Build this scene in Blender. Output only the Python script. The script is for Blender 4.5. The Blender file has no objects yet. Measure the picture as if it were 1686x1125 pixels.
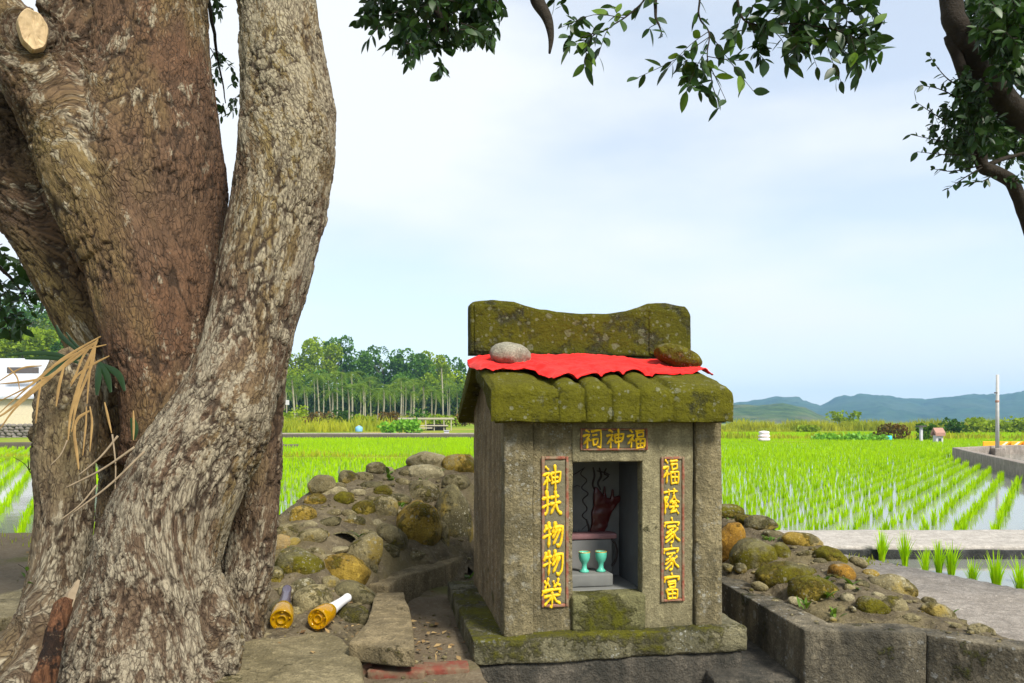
import bpy, bmesh, math, random
import numpy as np
from mathutils import Vector, Matrix

random.seed(7); RNG = np.random.default_rng(11)
scene = bpy.context.scene
COL = scene.collection
R = math.radians

# ------------------------------------------------------------------ camera
FPX = 1217.0                      # focal length in pixels of a 1686 x 1125 frame
HORIZON = 695.5                   # the eye level in that frame: the camera is level, the frame is shifted up
EYE = np.array([0.0, 0.0, 0.71])
cam_d = bpy.data.cameras.new('camera'); cam = bpy.data.objects.new('camera', cam_d); COL.objects.link(cam)
cam_d.sensor_width = 36.0; cam_d.lens = 36.0 * FPX / 1686.0
cam_d.clip_start = 0.02; cam_d.clip_end = 12000
cam.location = EYE; cam.rotation_euler = (math.pi / 2, 0, 0); cam_d.shift_y = (HORIZON - 562.5) / 1686.0
scene.camera = cam
scene.render.resolution_x = 1024; scene.render.resolution_y = 683

# ------------------------------------------------------------------ sky and sun
SUN_EL, SUN_AZ = R(47), R(142)    # azimuth clockwise from +Y: a veiled sun behind the camera, to its right
world = bpy.data.worlds.new('World'); scene.world = world; world.use_nodes = True
nt = world.node_tree; nt.nodes.clear()
def wn(t, **kw):
    n = nt.nodes.new(t)
    for k, v in kw.items(): setattr(n, k, v)
    return n
w_out = wn('ShaderNodeOutputWorld'); w_bg = wn('ShaderNodeBackground')
sky = wn('ShaderNodeTexSky'); sky.sky_type = 'NISHITA'; sky.sun_disc = False
sky.sun_elevation = SUN_EL; sky.sun_rotation = SUN_AZ
sky.air_density = 1.0; sky.dust_density = 0.7; sky.ozone_density = 1.0
tc = wn('ShaderNodeTexCoord')
mp = wn('ShaderNodeMapping'); mp.inputs['Scale'].default_value = (1.0, 1.0, 3.2); mp.inputs['Location'].default_value = (12.3, 5.2, 0.2)
n1 = wn('ShaderNodeTexNoise'); n1.inputs['Scale'].default_value = 1.1; n1.inputs['Detail'].default_value = 6; n1.inputs['Roughness'].default_value = .5
rp = wn('ShaderNodeValToRGB'); rp.color_ramp.elements[0].position = .39; rp.color_ramp.elements[1].position = .56
rp.color_ramp.elements[0].color = (.50, .50, .50, 1); rp.color_ramp.elements[1].color = (.96, .96, .96, 1)
mx = wn('ShaderNodeMix', data_type='RGBA')
mx.inputs['B'].default_value = (4.5, 4.65, 4.75, 1)
L = nt.links.new
L(tc.outputs['Generated'], mp.inputs['Vector']); L(mp.outputs['Vector'], n1.inputs['Vector'])
L(n1.outputs['Fac'], rp.inputs['Fac']); L(rp.outputs['Color'], mx.inputs['Factor'])
L(sky.outputs['Color'], mx.inputs['A']); L(mx.outputs['Result'], w_bg.inputs['Color'])
w_bg.inputs['Strength'].default_value = 0.13
L(w_bg.outputs['Background'], w_out.inputs['Surface'])

sun_d = bpy.data.lights.new('sun', 'SUN'); sun_d.energy = 3.6; sun_d.angle = R(14); sun_d.color = (1, .95, .86)
sun = bpy.data.objects.new('sun', sun_d); COL.objects.link(sun)
sdir = Vector((math.sin(SUN_AZ) * math.cos(SUN_EL), math.cos(SUN_AZ) * math.cos(SUN_EL), math.sin(SUN_EL)))
sun.rotation_euler = (-sdir).to_track_quat('-Z', 'Y').to_euler(); sun.location = sdir * 50
scene.view_settings.view_transform = 'Standard'; scene.view_settings.look = 'None'
scene.view_settings.exposure = 0.85; scene.view_settings.gamma = 1.0
scene.view_settings.use_curve_mapping = False

# ------------------------------------------------------------------ helpers: measuring
def ray(px, py): return np.array([(px - 843.0) / FPX, 1.0, (HORIZON - py) / FPX])
def P(px, py, Y):
    """the point on a sight line at slant distance Y (a little nearer low in the picture, farther high up)"""
    d = ray(px, py); return EYE + d * (Y / (.994 + (py - 562.5) / FPX * .1087))
def G(px, py, z):
    d = ray(px, py); return EYE + d * ((z - EYE[2]) / d[2])

# ------------------------------------------------------------------ helpers: noise
def _hash(ix, iy, iz, s):
    h = (ix.astype(np.int64) * 374761393 + iy.astype(np.int64) * 668265263 + iz.astype(np.int64) * 2147483647 + s * 974634777) & 0xFFFFFFFF
    h = ((h ^ (h >> 13)) * 1274126177) & 0xFFFFFFFF
    h = ((h ^ (h >> 16)) * 2246822519) & 0xFFFFFFFF
    return ((h ^ (h >> 13)) & 0xFFFFFF) / float(0xFFFFFF)
def vnoise(p, s=0):
    p = np.asarray(p, float); i = np.floor(p).astype(np.int64); f = p - i
    u = f * f * f * (f * (f * 6 - 15) + 10)
    r = 0
    for dx in (0, 1):
        for dy in (0, 1):
            for dz in (0, 1):
                w = (u[:, 0] if dx else 1 - u[:, 0]) * (u[:, 1] if dy else 1 - u[:, 1]) * (u[:, 2] if dz else 1 - u[:, 2])
                r = r + w * _hash(i[:, 0] + dx, i[:, 1] + dy, i[:, 2] + dz, s)
    return r * 2 - 1
def fbm(p, octaves=4, s=0, gain=.5):
    a = 1.0; r = 0; t = 0
    for k in range(octaves):
        r = r + a * vnoise(np.asarray(p) * (2.03 ** k) + 17.3 * k, s + k); t += a; a *= gain
    return r / t
def cells(p, s=0):
    """F1, F2 and a cell id of a 3D cellular pattern"""
    p = np.asarray(p, float); i = np.floor(p).astype(np.int64)
    f1 = np.full(len(p), 9.0); f2 = np.full(len(p), 9.0); cid = np.zeros(len(p))
    for dx in (-1, 0, 1):
        for dy in (-1, 0, 1):
            for dz in (-1, 0, 1):
                a, b, c = i[:, 0] + dx, i[:, 1] + dy, i[:, 2] + dz
                q = np.stack([a + _hash(a, b, c, s), b + _hash(a, b, c, s + 1), c + _hash(a, b, c, s + 2)], 1)
                d = np.linalg.norm(q - p, axis=1)
                near = d < f1
                f2 = np.where(near, f1, np.minimum(f2, d)); cid = np.where(near, _hash(a, b, c, s + 3), cid); f1 = np.where(near, d, f1)
    return f1, f2, cid
def sstep(a, b, x):
    t = np.clip((x - a) / (b - a), 0, 1); return t * t * (3 - 2 * t)

# ------------------------------------------------------------------ helpers: meshes and objects
def mesh(name, verts, faces, smooth=True):
    me = bpy.data.meshes.new(name)
    verts = np.asarray(verts, np.float32).reshape(-1, 3)
    if isinstance(faces, np.ndarray):
        n, k = faces.shape
        me.vertices.add(len(verts)); me.vertices.foreach_set('co', verts.ravel())
        me.loops.add(n * k); me.loops.foreach_set('vertex_index', faces.astype(np.int32).ravel())
        me.polygons.add(n); me.polygons.foreach_set('loop_start', np.arange(0, n * k, k, dtype=np.int32))
        me.update(calc_edges=True); me.validate()
    else:
        me.from_pydata(verts.tolist(), [], faces); me.update()
    me.polygons.foreach_set('use_smooth', np.full(len(me.polygons), smooth))
    return me
def ob(name, me, mat=None, parent=None):
    o = bpy.data.objects.new(name, me); COL.objects.link(o)
    if mat is not None and me is not None and not me.materials: me.materials.append(mat)
    if parent is not None: o.parent = parent
    return o
def tag(o, label=None, cat=None, group=None, kind=None):
    if label: o['label'] = label
    if cat: o['category'] = cat
    if group: o['group'] = group
    if kind: o['kind'] = kind
    return o
def empty(name, loc=(0, 0, 0), rz=0.0):
    o = bpy.data.objects.new(name, None); COL.objects.link(o); o.empty_display_size = .05
    o.location = Vector(loc); o.rotation_euler = (0, 0, rz); return o
class MB:
    """collects polygons"""
    def __init__(s): s.v = []; s.f = []; s.n = 0
    def add(s, v, f):
        v = np.asarray(v, float).reshape(-1, 3); s.v.append(v)
        s.f += [tuple(int(i) + s.n for i in q) for q in f]; s.n += len(v)
    def mesh(s, name, smooth=True): return mesh(name, np.concatenate(s.v), s.f, smooth)
def set_attr(me, name, arr, kind='FLOAT'):
    a = me.attributes.new(name, kind, 'POINT')
    a.data.foreach_set('vector' if kind == 'FLOAT_VECTOR' else 'value', np.asarray(arr, np.float32).ravel())

def rbox(x0, x1, y0, y1, z0, z1, r=.006, seg=.02, amp=.002, sc=14.0, seed=0, amp2=0.0):
    """a worn block: rounded edges, fine even mesh, uneven faces"""
    lo = np.array([x0, y0, z0]); hi = np.array([x1, y1, z1]); r = min(r, .45 * (hi - lo).min())
    ax = []
    for k in range(3):
        n = max(1, int(round((hi[k] - lo[k] - 2 * r) / seg)))
        ax.append(np.concatenate([[lo[k], lo[k] + r * .35], np.linspace(lo[k] + r, hi[k] - r, n + 1), [hi[k] - r * .35, hi[k]]]))
    V = []; F = []; off = 0
    for k in range(3):
        a, b = [(1, 2), (2, 0), (0, 1)][k]
        for side in (0, 1):
            A, B = np.meshgrid(ax[a], ax[b], indexing='ij')
            v = np.zeros(A.shape + (3,)); v[..., a] = A; v[..., b] = B; v[..., k] = hi[k] if side else lo[k]
            na, nb = A.shape
            idx = np.arange(na * nb).reshape(na, nb) + off
            q = np.stack([idx[:-1, :-1], idx[1:, :-1], idx[1:, 1:], idx[:-1, 1:]], -1).reshape(-1, 4)
            F.append(q if side else q[:, ::-1]); V.append(v.reshape(-1, 3)); off += na * nb
    V = np.concatenate(V); F = np.concatenate(F)
    key = np.round(V * 1e5).astype(np.int64)
    _, first, inv = np.unique(key, axis=0, return_index=True, return_inverse=True)
    inv = inv.ravel(); V = V[first]; F = inv[F]
    inner = np.clip(V, lo + r, hi - r); d = V - inner; ln = np.linalg.norm(d, axis=1, keepdims=True)
    nrm = d / np.maximum(ln, 1e-9); V = inner + nrm * r
    w = V + seed * 3.7
    V = V + nrm * (amp * fbm(w * sc, 3, seed) + amp2 * fbm(w * sc * .25, 2, seed + 5))[:, None]
    edge = (np.abs(nrm).max(1) < .98)
    chip = np.maximum(0, fbm(w * 30, 2, seed + 9) - .25) * edge
    V = V - nrm * (chip * r * 1.2)[:, None]
    return V, F
def block(name, mat, parent, *a, **k):
    V, F = rbox(*a, **k); return ob(name, mesh(name, V, F), mat, parent)

def spline(pts, n):
    pts = np.asarray(pts, float); k = len(pts)
    p = np.concatenate([[2 * pts[0] - pts[1]], pts, [2 * pts[-1] - pts[-2]]])
    t = np.linspace(0, k - 1 - 1e-6, n); i = t.astype(int); f = (t - i)[:, None]
    a, b, c, d = p[i], p[i + 1], p[i + 2], p[i + 3]
    return .5 * (2 * b + (c - a) * f + (2 * a - 5 * b + 4 * c - d) * f ** 2 + (3 * b - a - 3 * c + d) * f ** 3)
def tube(path, rad, seg=8, cap=True, squash=None):
    path = np.asarray(path, float); n = len(path); rad = np.broadcast_to(np.asarray(rad, float), (n,))
    tan = np.gradient(path, axis=0); tan /= np.maximum(np.linalg.norm(tan, axis=1, keepdims=True), 1e-9)
    ref = np.array([0, 0, 1.0]) if abs(tan[0, 2]) < .9 else np.array([1.0, 0, 0])
    V = []; u = np.cross(tan[0], ref); u /= np.linalg.norm(u)
    for k in range(n):
        u = u - tan[k] * (u @ tan[k]); u /= max(np.linalg.norm(u), 1e-9); w = np.cross(tan[k], u)
        an = np.linspace(0, 2 * math.pi, seg, endpoint=False)
        V.append(path[k] + rad[k] * (np.cos(an)[:, None] * u + np.sin(an)[:, None] * w))
    V = np.concatenate(V); F = []
    for k in range(n - 1):
        for j in range(seg):
            a = k * seg + j; b = k * seg + (j + 1) % seg; F.append((a, b, b + seg, a + seg))
    if cap:
        F.append(tuple(range(seg))[::-1]); F.append(tuple(range((n - 1) * seg, n * seg)))
    return V, F
def lathe(profile, seg=24):
    """profile of (radius, z)"""
    V = []; F = []; m = len(profile)
    for r, z in profile:
        an = np.linspace(0, 2 * math.pi, seg, endpoint=False)
        V.append(np.stack([r * np.cos(an), r * np.sin(an), np.full(seg, z)], 1))
    for k in range(m - 1):
        for j in range(seg):
            a = k * seg + j; b = k * seg + (j + 1) % seg; F.append((a, b, b + seg, a + seg))
    return np.concatenate(V), F
_ico = {}
def ico(sub):
    if sub not in _ico:
        bm = bmesh.new(); bmesh.ops.create_icosphere(bm, subdivisions=sub, radius=1)
        _ico[sub] = (np.array([v.co[:] for v in bm.verts]), np.array([[v.index for v in f.verts] for f in bm.faces])); bm.free()
    return _ico[sub]
def extrude_poly(pts, z0, z1):
    """upright prism over a polygon of (x, y), counter-clockwise"""
    n = len(pts); V = [(x, y, z0) for x, y in pts] + [(x, y, z1) for x, y in pts]
    F = [tuple(range(n))[::-1], tuple(range(n, 2 * n))] + [(i, (i + 1) % n, n + (i + 1) % n, n + i) for i in range(n)]
    return V, F
def worn(me, r=.006, cuts=0.03, amp=.003, sc=12, seed=0):
    """round the edges of a plain solid, refine it and roughen its faces"""
    bm = bmesh.new(); bm.from_mesh(me)
    bmesh.ops.recalc_face_normals(bm, faces=bm.faces)
    bmesh.ops.triangulate(bm, faces=[f for f in bm.faces if len(f.verts) > 4])
    bmesh.ops.bevel(bm, geom=[e for e in bm.edges if e.calc_face_angle(0) > .4], offset=r, segments=2, affect='EDGES', profile=.6)
    for _ in range(7):
        es = [e for e in bm.edges if e.calc_length() > cuts]
        if not es: break
        bmesh.ops.subdivide_edges(bm, edges=es, cuts=1); bmesh.ops.triangulate(bm, faces=[f for f in bm.faces if len(f.verts) > 4])
    bm.normal_update()
    co = np.array([v.co[:] for v in bm.verts]); no = np.array([v.normal[:] for v in bm.verts])
    co = co + no * (amp * fbm((co + seed) * sc, 3, seed))[:, None]
    for v, c in zip(bm.verts, co): v.co = c
    bm.to_mesh(me); bm.free()
    me.polygons.foreach_set('use_smooth', np.full(len(me.polygons), True)); me.update(); return me

# ------------------------------------------------------------------ helpers: materials
class M:
    def __init__(s, name, rough=.85, spec=.3):
        s.m = bpy.data.materials.new(name); s.m.use_nodes = True; s.t = s.m.node_tree
        s.b = s.t.nodes['Principled BSDF']; s.out = s.t.nodes['Material Output']
        s.b.inputs['Roughness'].default_value = rough; s.b.inputs['Specular IOR Level'].default_value = spec
        s.geo = s.n('ShaderNodeNewGeometry'); s.pos = s.geo.outputs['Position']
    def n(s, t, **kw):
        n = s.t.nodes.new(t)
        for k, v in kw.items(): setattr(n, k, v)
        return n
    def l(s, a, b): s.t.links.new(a, b)
    def put(s, sock, v):
        if hasattr(v, 'is_linked') or hasattr(v, 'links'): s.l(v, sock)
        else: sock.default_value = v
    def attr(s, name, out='Fac'): return s.n('ShaderNodeAttribute', attribute_name=name).outputs[out]
    def scale(s, vec, sc):
        m = s.n('ShaderNodeMapping'); m.inputs['Scale'].default_value = sc; s.put(m.inputs['Vector'], vec); return m.outputs['Vector']
    def noise(s, sc, det=4, rough=.55, vec=None, dist=0.0):
        n = s.n('ShaderNodeTexNoise'); n.inputs['Scale'].default_value = sc; n.inputs['Detail'].default_value = det
        n.inputs['Roughness'].default_value = rough; n.inputs['Distortion'].default_value = dist
        s.l(vec if vec is not None else s.pos, n.inputs['Vector']); return n.outputs['Fac']
    def voro(s, sc, vec=None, feature='F1', out='Distance', rnd=1.0):
        n = s.n('ShaderNodeTexVoronoi', feature=feature); n.inputs['Scale'].default_value = sc; n.inputs['Randomness'].default_value = rnd
        s.l(vec if vec is not None else s.pos, n.inputs['Vector']); return n.outputs[out]
    def ramp(s, fac, *stops, interp='LINEAR'):
        n = s.n('ShaderNodeValToRGB'); cr = n.color_ramp; cr.interpolation = interp
        while len(cr.elements) < len(stops): cr.elements.new(.5)
        for e, (p, c) in zip(cr.elements, stops):
            e.position = p; e.color = (c, c, c, 1) if isinstance(c, (int, float)) else (*c, 1)
        s.l(fac, n.inputs['Fac']); return n.outputs['Color']
    def mix(s, fac, a, b, mode='MIX'):
        n = s.n('ShaderNodeMix', data_type='RGBA', blend_type=mode)
        for k, v in (('A', a), ('B', b)):
            if isinstance(v, tuple): n.inputs[k].default_value = (*v, 1) if len(v) == 3 else v
            else: s.l(v, n.inputs[k])
        s.put(n.inputs['Factor'], fac); return n.outputs['Result']
    def math(s, op, a, b=0.0, c=None):
        n = s.n('ShaderNodeMath', operation=op); s.put(n.inputs[0], a); s.put(n.inputs[1], b)
        if c is not None: s.put(n.inputs[2], c)
        return n.outputs[0]
    def up(s):
        x = s.n('ShaderNodeSeparateXYZ'); s.l(s.geo.outputs['Normal'], x.inputs[0]); return x.outputs['Z']
    def col(s, c): s.put(s.b.inputs['Base Color'], c if not isinstance(c, tuple) else (*c, 1)); return s
    def rough(s, r): s.put(s.b.inputs['Roughness'], r); return s
    def bump(s, h, strength=.5, dist=.01):
        n = s.n('ShaderNodeBump'); n.inputs['Strength'].default_value = strength; n.inputs['Distance'].default_value = dist
        s.l(h, n.inputs['Height'])
        if s.b.inputs['Normal'].is_linked: s.l(s.b.inputs['Normal'].links[0].from_socket, n.inputs['Normal'])
        s.l(n.outputs['Normal'], s.b.inputs['Normal']); return s

def mat_concrete(name, base, dark, moss=0.0, mosscol=(.10, .11, .006), mscale=6.0, stain=0.0, up_w=.0, light=None, pit=1.0):
    m = M(name, .9, .25)
    a = m.noise(7, 6, .68); b = m.noise(46, 5, .68); c = m.noise(190, 3, .65)
    col = m.mix(m.ramp(a, (.36, 0.0), (.62, 1.0)), dark, base)
    run = m.noise(22, 4, .6, vec=m.scale(m.pos, (1.0, 1.0, .12)))
    col = m.mix(m.math('MULTIPLY', m.ramp(run, (.42, 1.0), (.56, 0.0)), .45), col, tuple(x * .62 for x in dark))
    if light: col = m.mix(m.ramp(m.noise(24, 4, .6), (.55, 0.0), (.7, .8)), col, light)
    col = m.mix(m.math('MULTIPLY', m.ramp(c, (.35, 1.0), (.6, 0.0)), .55), col, tuple(x * .45 for x in dark))
    col = m.mix(m.math('MULTIPLY', m.ramp(b, (.56, 0.0), (.72, 1.0)), .5), col, tuple(min(1, x * 1.7) for x in base))
    if stain:
        st = m.noise(5, 6, .66, vec=m.scale(m.pos, (1.0, 1.0, .35)))
        col = m.mix(m.math('MULTIPLY', m.ramp(st, (.42, 0.0), (.58, 1.0)), stain), col, (.018, .019, .016))
    if moss or up_w:
        f = m.noise(mscale, 6, .65)
        f = m.math('ADD', f, m.math('MULTIPLY', m.up(), up_w))
        f = m.math('ADD', f, m.math('MULTIPLY', m.math('SUBTRACT', b, .5), .45))
        f = m.ramp(f, (.72 - moss * .55, 0.0), (.86 - moss * .55, 1.0))
        mc = m.mix(m.noise(30, 5, .7), tuple(x * .45 for x in mosscol), tuple(x * 1.55 for x in mosscol))
        col = m.mix(f, col, mc); m.bump(m.math('MULTIPLY', f, m.noise(85, 5, .75)), .9, .03)
    m.col(col)
    m.bump(c, .6 * pit, .006); m.bump(b, .75 * pit, .02)
    return m
def lichen(m, size=38, amount=.5, colour=(.36, .36, .27), mask_scale=9):
    """pale lichen and flaked spots of many sizes over what the material has so far"""
    w = m.noise(size * 3.2, 3, .6); n = m.noise(mask_scale, 4, .65); fs = []
    for sc in (size, size * 2.3):
        vn = m.n('ShaderNodeTexVoronoi'); vn.inputs['Scale'].default_value = sc; m.l(m.pos, vn.inputs['Vector'])
        sp = m.n('ShaderNodeSeparateColor'); m.l(vn.outputs['Color'], sp.inputs[0])
        rad = m.math('MULTIPLY', m.math('POWER', sp.outputs[0], 3.0), .42)
        d = m.math('ADD', vn.outputs['Distance'], m.math('MULTIPLY', m.math('SUBTRACT', w, .5), .6))
        fs.append(m.ramp(m.math('SUBTRACT', d, rad), (.0, 1.0), (.07, 0.0)))
    f = m.math('MULTIPLY', m.math('MAXIMUM', fs[0], fs[1]), m.ramp(n, (.60 - amount * .3, 0.0), (.72 - amount * .3, 1.0)))
    cur = m.b.inputs['Base Color'].links[0].from_socket
    m.col(m.mix(m.math('MULTIPLY', f, .8), cur, m.mix(w, tuple(x * .6 for x in colour), colour))); return m

MAT = {}
def build_materials():
    MAT['wall'] = lichen(mat_concrete('weathered_concrete', (.29, .24, .13), (.125, .105, .056), moss=.10, up_w=.0, mscale=3.2, light=(.25, .235, .18)), 60, .45, (.34, .33, .27), 6).m
    MAT['panel'] = mat_concrete('smoother_render', (.30, .265, .15), (.185, .16, .088), moss=.02, mscale=3.5, pit=.6).m
    MAT['sidewall'] = lichen(mat_concrete('pitted_concrete', (.38, .285, .155), (.16, .115, .06), moss=.03, mscale=4, light=(.26, .225, .15)), 75, .6, (.36, .33, .26), 5).m
    MAT['roof'] = lichen(mat_concrete('mossy_roof', (.13, .125, .075), (.06, .06, .03), moss=.86, mosscol=(.135, .128, .004), mscale=7, up_w=.08), 34, .55, (.33, .33, .2)).m
    MAT['ridge'] = lichen(mat_concrete('mossy_ridge', (.14, .135, .08), (.05, .052, .025), moss=.70, mosscol=(.105, .10, .004), mscale=9, up_w=.05), 30, .8, (.27, .27, .15), 7).m
    MAT['plinth'] = lichen(mat_concrete('plinth_concrete', (.235, .21, .12), (.10, .095, .055), moss=.36, mosscol=(.135, .13, .008), mscale=5, up_w=.12), 60, .4, (.36, .36, .31)).m
    MAT['sill'] = mat_concrete('green_sill', (.22, .205, .09), (.12, .115, .05), moss=.42, mosscol=(.12, .12, .008), mscale=5).m
    MAT['foundation'] = mat_concrete('rough_foundation', (.17, .145, .11), (.055, .052, .042), moss=.05, stain=.6).m
    MAT['lowwall'] = lichen(mat_concrete('stained_low_wall', (.27, .23, .155), (.10, .086, .060), moss=.16, stain=.62, up_w=-.02), 30, .5, (.40, .40, .37), 4).m
    MAT['curb'] = mat_concrete('earthy_curb', (.33, .26, .145), (.16, .125, .065), moss=.16, mosscol=(.12, .105, .012), mscale=5, stain=.25).m
    MAT['slab'] = mat_concrete('ground_slab', (.33, .275, .155), (.17, .14, .072), moss=.26, mosscol=(.16, .14, .012), mscale=4, stain=.15).m
    MAT['pathc'] = mat_concrete('pale_path_concrete', (.50, .46, .41), (.36, .33, .29), moss=0, pit=.4).m
    MAT['pathside'] = mat_concrete('dark_concrete', (.09, .09, .085), (.035, .037, .037), stain=.5).m  # much darker grey than the path top, for the strip along its front
    MAT['mudpath'] = mat_concrete('reddish_path', (.41, .365, .315), (.28, .245, .205), moss=0, pit=1.2).m
    MAT['farconc'] = mat_concrete('far_concrete', (.42, .36, .31), (.28, .24, .20), stain=.2).m
    # soil
    m = M('soil', .95, .15); a = m.noise(9, 6, .65); b = m.noise(60, 5, .7)
    col = m.mix(a, (.075, .057, .036), (.20, .155, .10)); col = m.mix(m.ramp(b, (.5, 0.0), (.7, .7)), col, (.21, .18, .12))
    gf = m.ramp(m.noise(2.2, 5, .6), (.56, 0.0), (.66, .6)); col = m.mix(gf, col, (.09, .10, .012))
    m.col(col); m.bump(b, .9, .012); m.bump(a, .6, .03); MAT['soil'] = m.m
    m = M('mortar', .95, .15); a = m.noise(11, 6, .65); b = m.noise(75, 5, .7); c = m.noise(3.3, 4, .6)
    col = m.mix(m.ramp(a, (.3, 0.0), (.7, 1.0)), (.058, .046, .03), (.185, .15, .092)); col = m.mix(m.ramp(b, (.55, 0.0), (.75, .8)), col, (.32, .275, .19))
    col = m.mix(m.ramp(c, (.5, 0.0), (.62, .55)), col, (.19, .155, .07))
    m.col(col); m.bump(b, 1.0, .012); m.bump(a, .8, .03); MAT['mortar'] = m.m
    m = M('mud', .6, .4); a = m.noise(1.5, 5, .6); m.col(m.mix(a, (.05, .045, .03), (.10, .085, .05))); MAT['mud'] = m.m
    m = M('water', .06, .5); m.col((.20, .21, .18)); m.bump(m.noise(4, 3, .5), .05, .02); MAT['water'] = m.m
    # stones: tone and moss are the stone's own
    for key, c0, c1, ms, mc in (('stone_grey', (.29, .245, .125), (.14, .115, .055), .26, (.175, .15, .010)),
                                ('stone_pale', (.40, .35, .21), (.22, .185, .10), .16, (.19, .16, .015)),
                                ('stone_olive', (.27, .21, .03), (.16, .115, .012), .55, (.15, .132, .005)),
                                ('stone_orange', (.38, .21, .022), (.20, .10, .012), .25, (.18, .14, .006)),
                                ('stone_yellow', (.36, .25, .04), (.21, .135, .018), .30, (.175, .145, .006)),
                                ('stone_dark', (.19, .165, .08), (.085, .072, .034), .28, (.12, .108, .010))):
        m = mat_concrete(key, c0, c1, moss=ms, mosscol=mc, mscale=9, up_w=.04, pit=.8)
        other = (.26, .19, .04) if key in ('stone_grey', 'stone_pale', 'stone_dark') else (.27, .245, .16)
        pt = m.ramp(m.math('ADD', m.noise(7, 5, .65), m.math('MULTIPLY', m.up(), .10 if other[0] == .27 else -.10)), (.60 if other[0] == .27 else .54, 0.0), (.68, .5) if other[0] == .27 else (.62, .9))
        m.col(m.mix(pt, m.b.inputs['Base Color'].links[0].from_socket, m.mix(m.noise(50, 4, .6), tuple(x * .6 for x in other), tuple(x * 1.25 for x in other))))
        MAT[key] = lichen(m, 55, .45, (.40, .37, .26), 6).m
    MAT['stone_plain'] = lichen(mat_concrete('plain_grey_stone', (.34, .32, .25), (.20, .185, .135), moss=.03, mscale=9, pit=.6), 55, .3, (.45, .43, .34), 6).m
    # brick, paint, cloth
    m = M('brick', .9, .2); a = m.noise(30, 5, .6); m.col(m.mix(m.ramp(m.noise(18, 5, .65), (.40, 0.0), (.56, .85)), m.mix(a, (.11, .028, .02), (.23, .065, .04)), (.15, .115, .07))); m.bump(a, .6, .01); MAT['brick'] = m.m
    m = M('yellow_paint', .55, .4); a = m.noise(90, 4, .6); m.col(m.mix(m.ramp(m.noise(170, 4, .7), (.60, 0.0), (.68, .9)), m.mix(m.ramp(a, (.3, 0.0), (.6, 1.0)), (.56, .32, .004), (.85, .56, .006)), (.24, .17, .06))); m.bump(a, .5, .004); MAT['yellow'] = m.m
    m = M('red_paint', .75, .3); a = m.noise(55, 5, .65); m.col(m.mix(m.ramp(m.noise(38, 5, .7), (.44, 0.0), (.58, .85)), m.mix(m.ramp(a, (.4, 0.0), (.62, 1.0)), (.19, .05, .026), (.29, .12, .075)), (.21, .165, .10))); m.bump(a, .6, .004); MAT['redpaint'] = m.m
    m = M('plaque_ground', .9, .2); a = m.noise(70, 5, .65); m.col(m.mix(a, (.095, .085, .05), (.20, .18, .115))); m.bump(a, .8, .006); MAT['plaque'] = m.m
    m = M('red_cloth', .8, .2); a = m.noise(500, 2, .5); m.col(m.mix(m.ramp(m.noise(9, 5, .65), (.45, 0.0), (.7, .6)), m.mix(a, (.70, .004, .003), (.90, .012, .008)), (.62, .03, .02))); m.bump(a, .4, .002)
    m.b.inputs['Sheen Weight'].default_value = .1; MAT['cloth'] = m.m
    # bark
    m = M('bark', .92, .2); bv = m.attr('bark', 'Vector'); dep = m.attr('depth'); tone = m.attr('tone'); flake_amt = m.attr('pale'); plate = m.attr('plate')  # the pale attribute sets how readily whitish flakes show on a stem
    a = m.noise(9, 6, .7, bv); b = m.noise(48, 6, .7, bv, .6); c = m.noise(150, 4, .7, bv); big = m.noise(2.6, 4, .6, bv)
    warm = m.mix(a, (.060, .031, .017), (.19, .102, .056)); grey = m.mix(a, (.092, .070, .045), (.245, .195, .125))
    col = m.mix(tone, warm, grey)
    col = m.mix(m.math('MULTIPLY', m.ramp(plate, (.2, 1.0), (.5, 0.0)), .5), col, (.075, .045, .028))
    col = m.mix(m.ramp(big, (.48, 0.0), (.64, .6)), col, (.25, .19, .065))
    pf = m.math('ADD', m.math('ADD', m.noise(17, 6, .75, bv, .5), m.math('MULTIPLY', flake_amt, .28)), m.math('MULTIPLY', m.math('SUBTRACT', b, .5), .7))
    pf = m.math('ADD', pf, m.math('MULTIPLY', m.math('SUBTRACT', plate, .5), .25))
    col = m.mix(m.math('MULTIPLY', m.ramp(pf, (.68, 0.0), (.75, 1.0)), .75), col, m.mix(c, (.25, .215, .145), (.46, .41, .30)))
    vd = m.n('ShaderNodeTexVoronoi', feature='DISTANCE_TO_EDGE'); vd.inputs['Scale'].default_value = 105; wv_ = m.n('ShaderNodeMix', data_type='VECTOR'); wv_.inputs['Factor'].default_value = .022
    nn_ = m.n('ShaderNodeTexNoise'); nn_.inputs['Scale'].default_value = 40; m.l(bv, nn_.inputs['Vector']); m.l(bv, wv_.inputs['A']); m.l(nn_.outputs['Color'], wv_.inputs['B']); m.l(wv_.outputs['Result'], vd.inputs['Vector'])
    ce = m.math('MULTIPLY', m.ramp(vd.outputs['Distance'], (.0, 1.0), (.16, 0.0)), m.ramp(m.noise(26, 5, .7, bv), (.38, .15), (.52, 1.0)))
    col = m.mix(m.math('MULTIPLY', ce, .7), col, (.045, .028, .018))
    col = m.mix(m.ramp(dep, (.24, 0.0), (.9, .9)), col, (.034, .022, .014))
    col = m.mix(m.math('MULTIPLY', m.ramp(c, (.40, 1.0), (.54, 0.0)), .4), col, (.05, .032, .021))
    m.col(col); m.bump(m.math('MULTIPLY', ce, -1.0), .6, .005); m.bump(c, .6, .006); m.bump(b, .7, .013); MAT['bark'] = m.m
    m = M('limb_bark', .92, .2); a = m.noise(20, 5, .65); m.col(m.mix(a, (.012, .009, .007), (.042, .033, .023))); m.bump(a, .9, .02); MAT['limb'] = m.m
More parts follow.
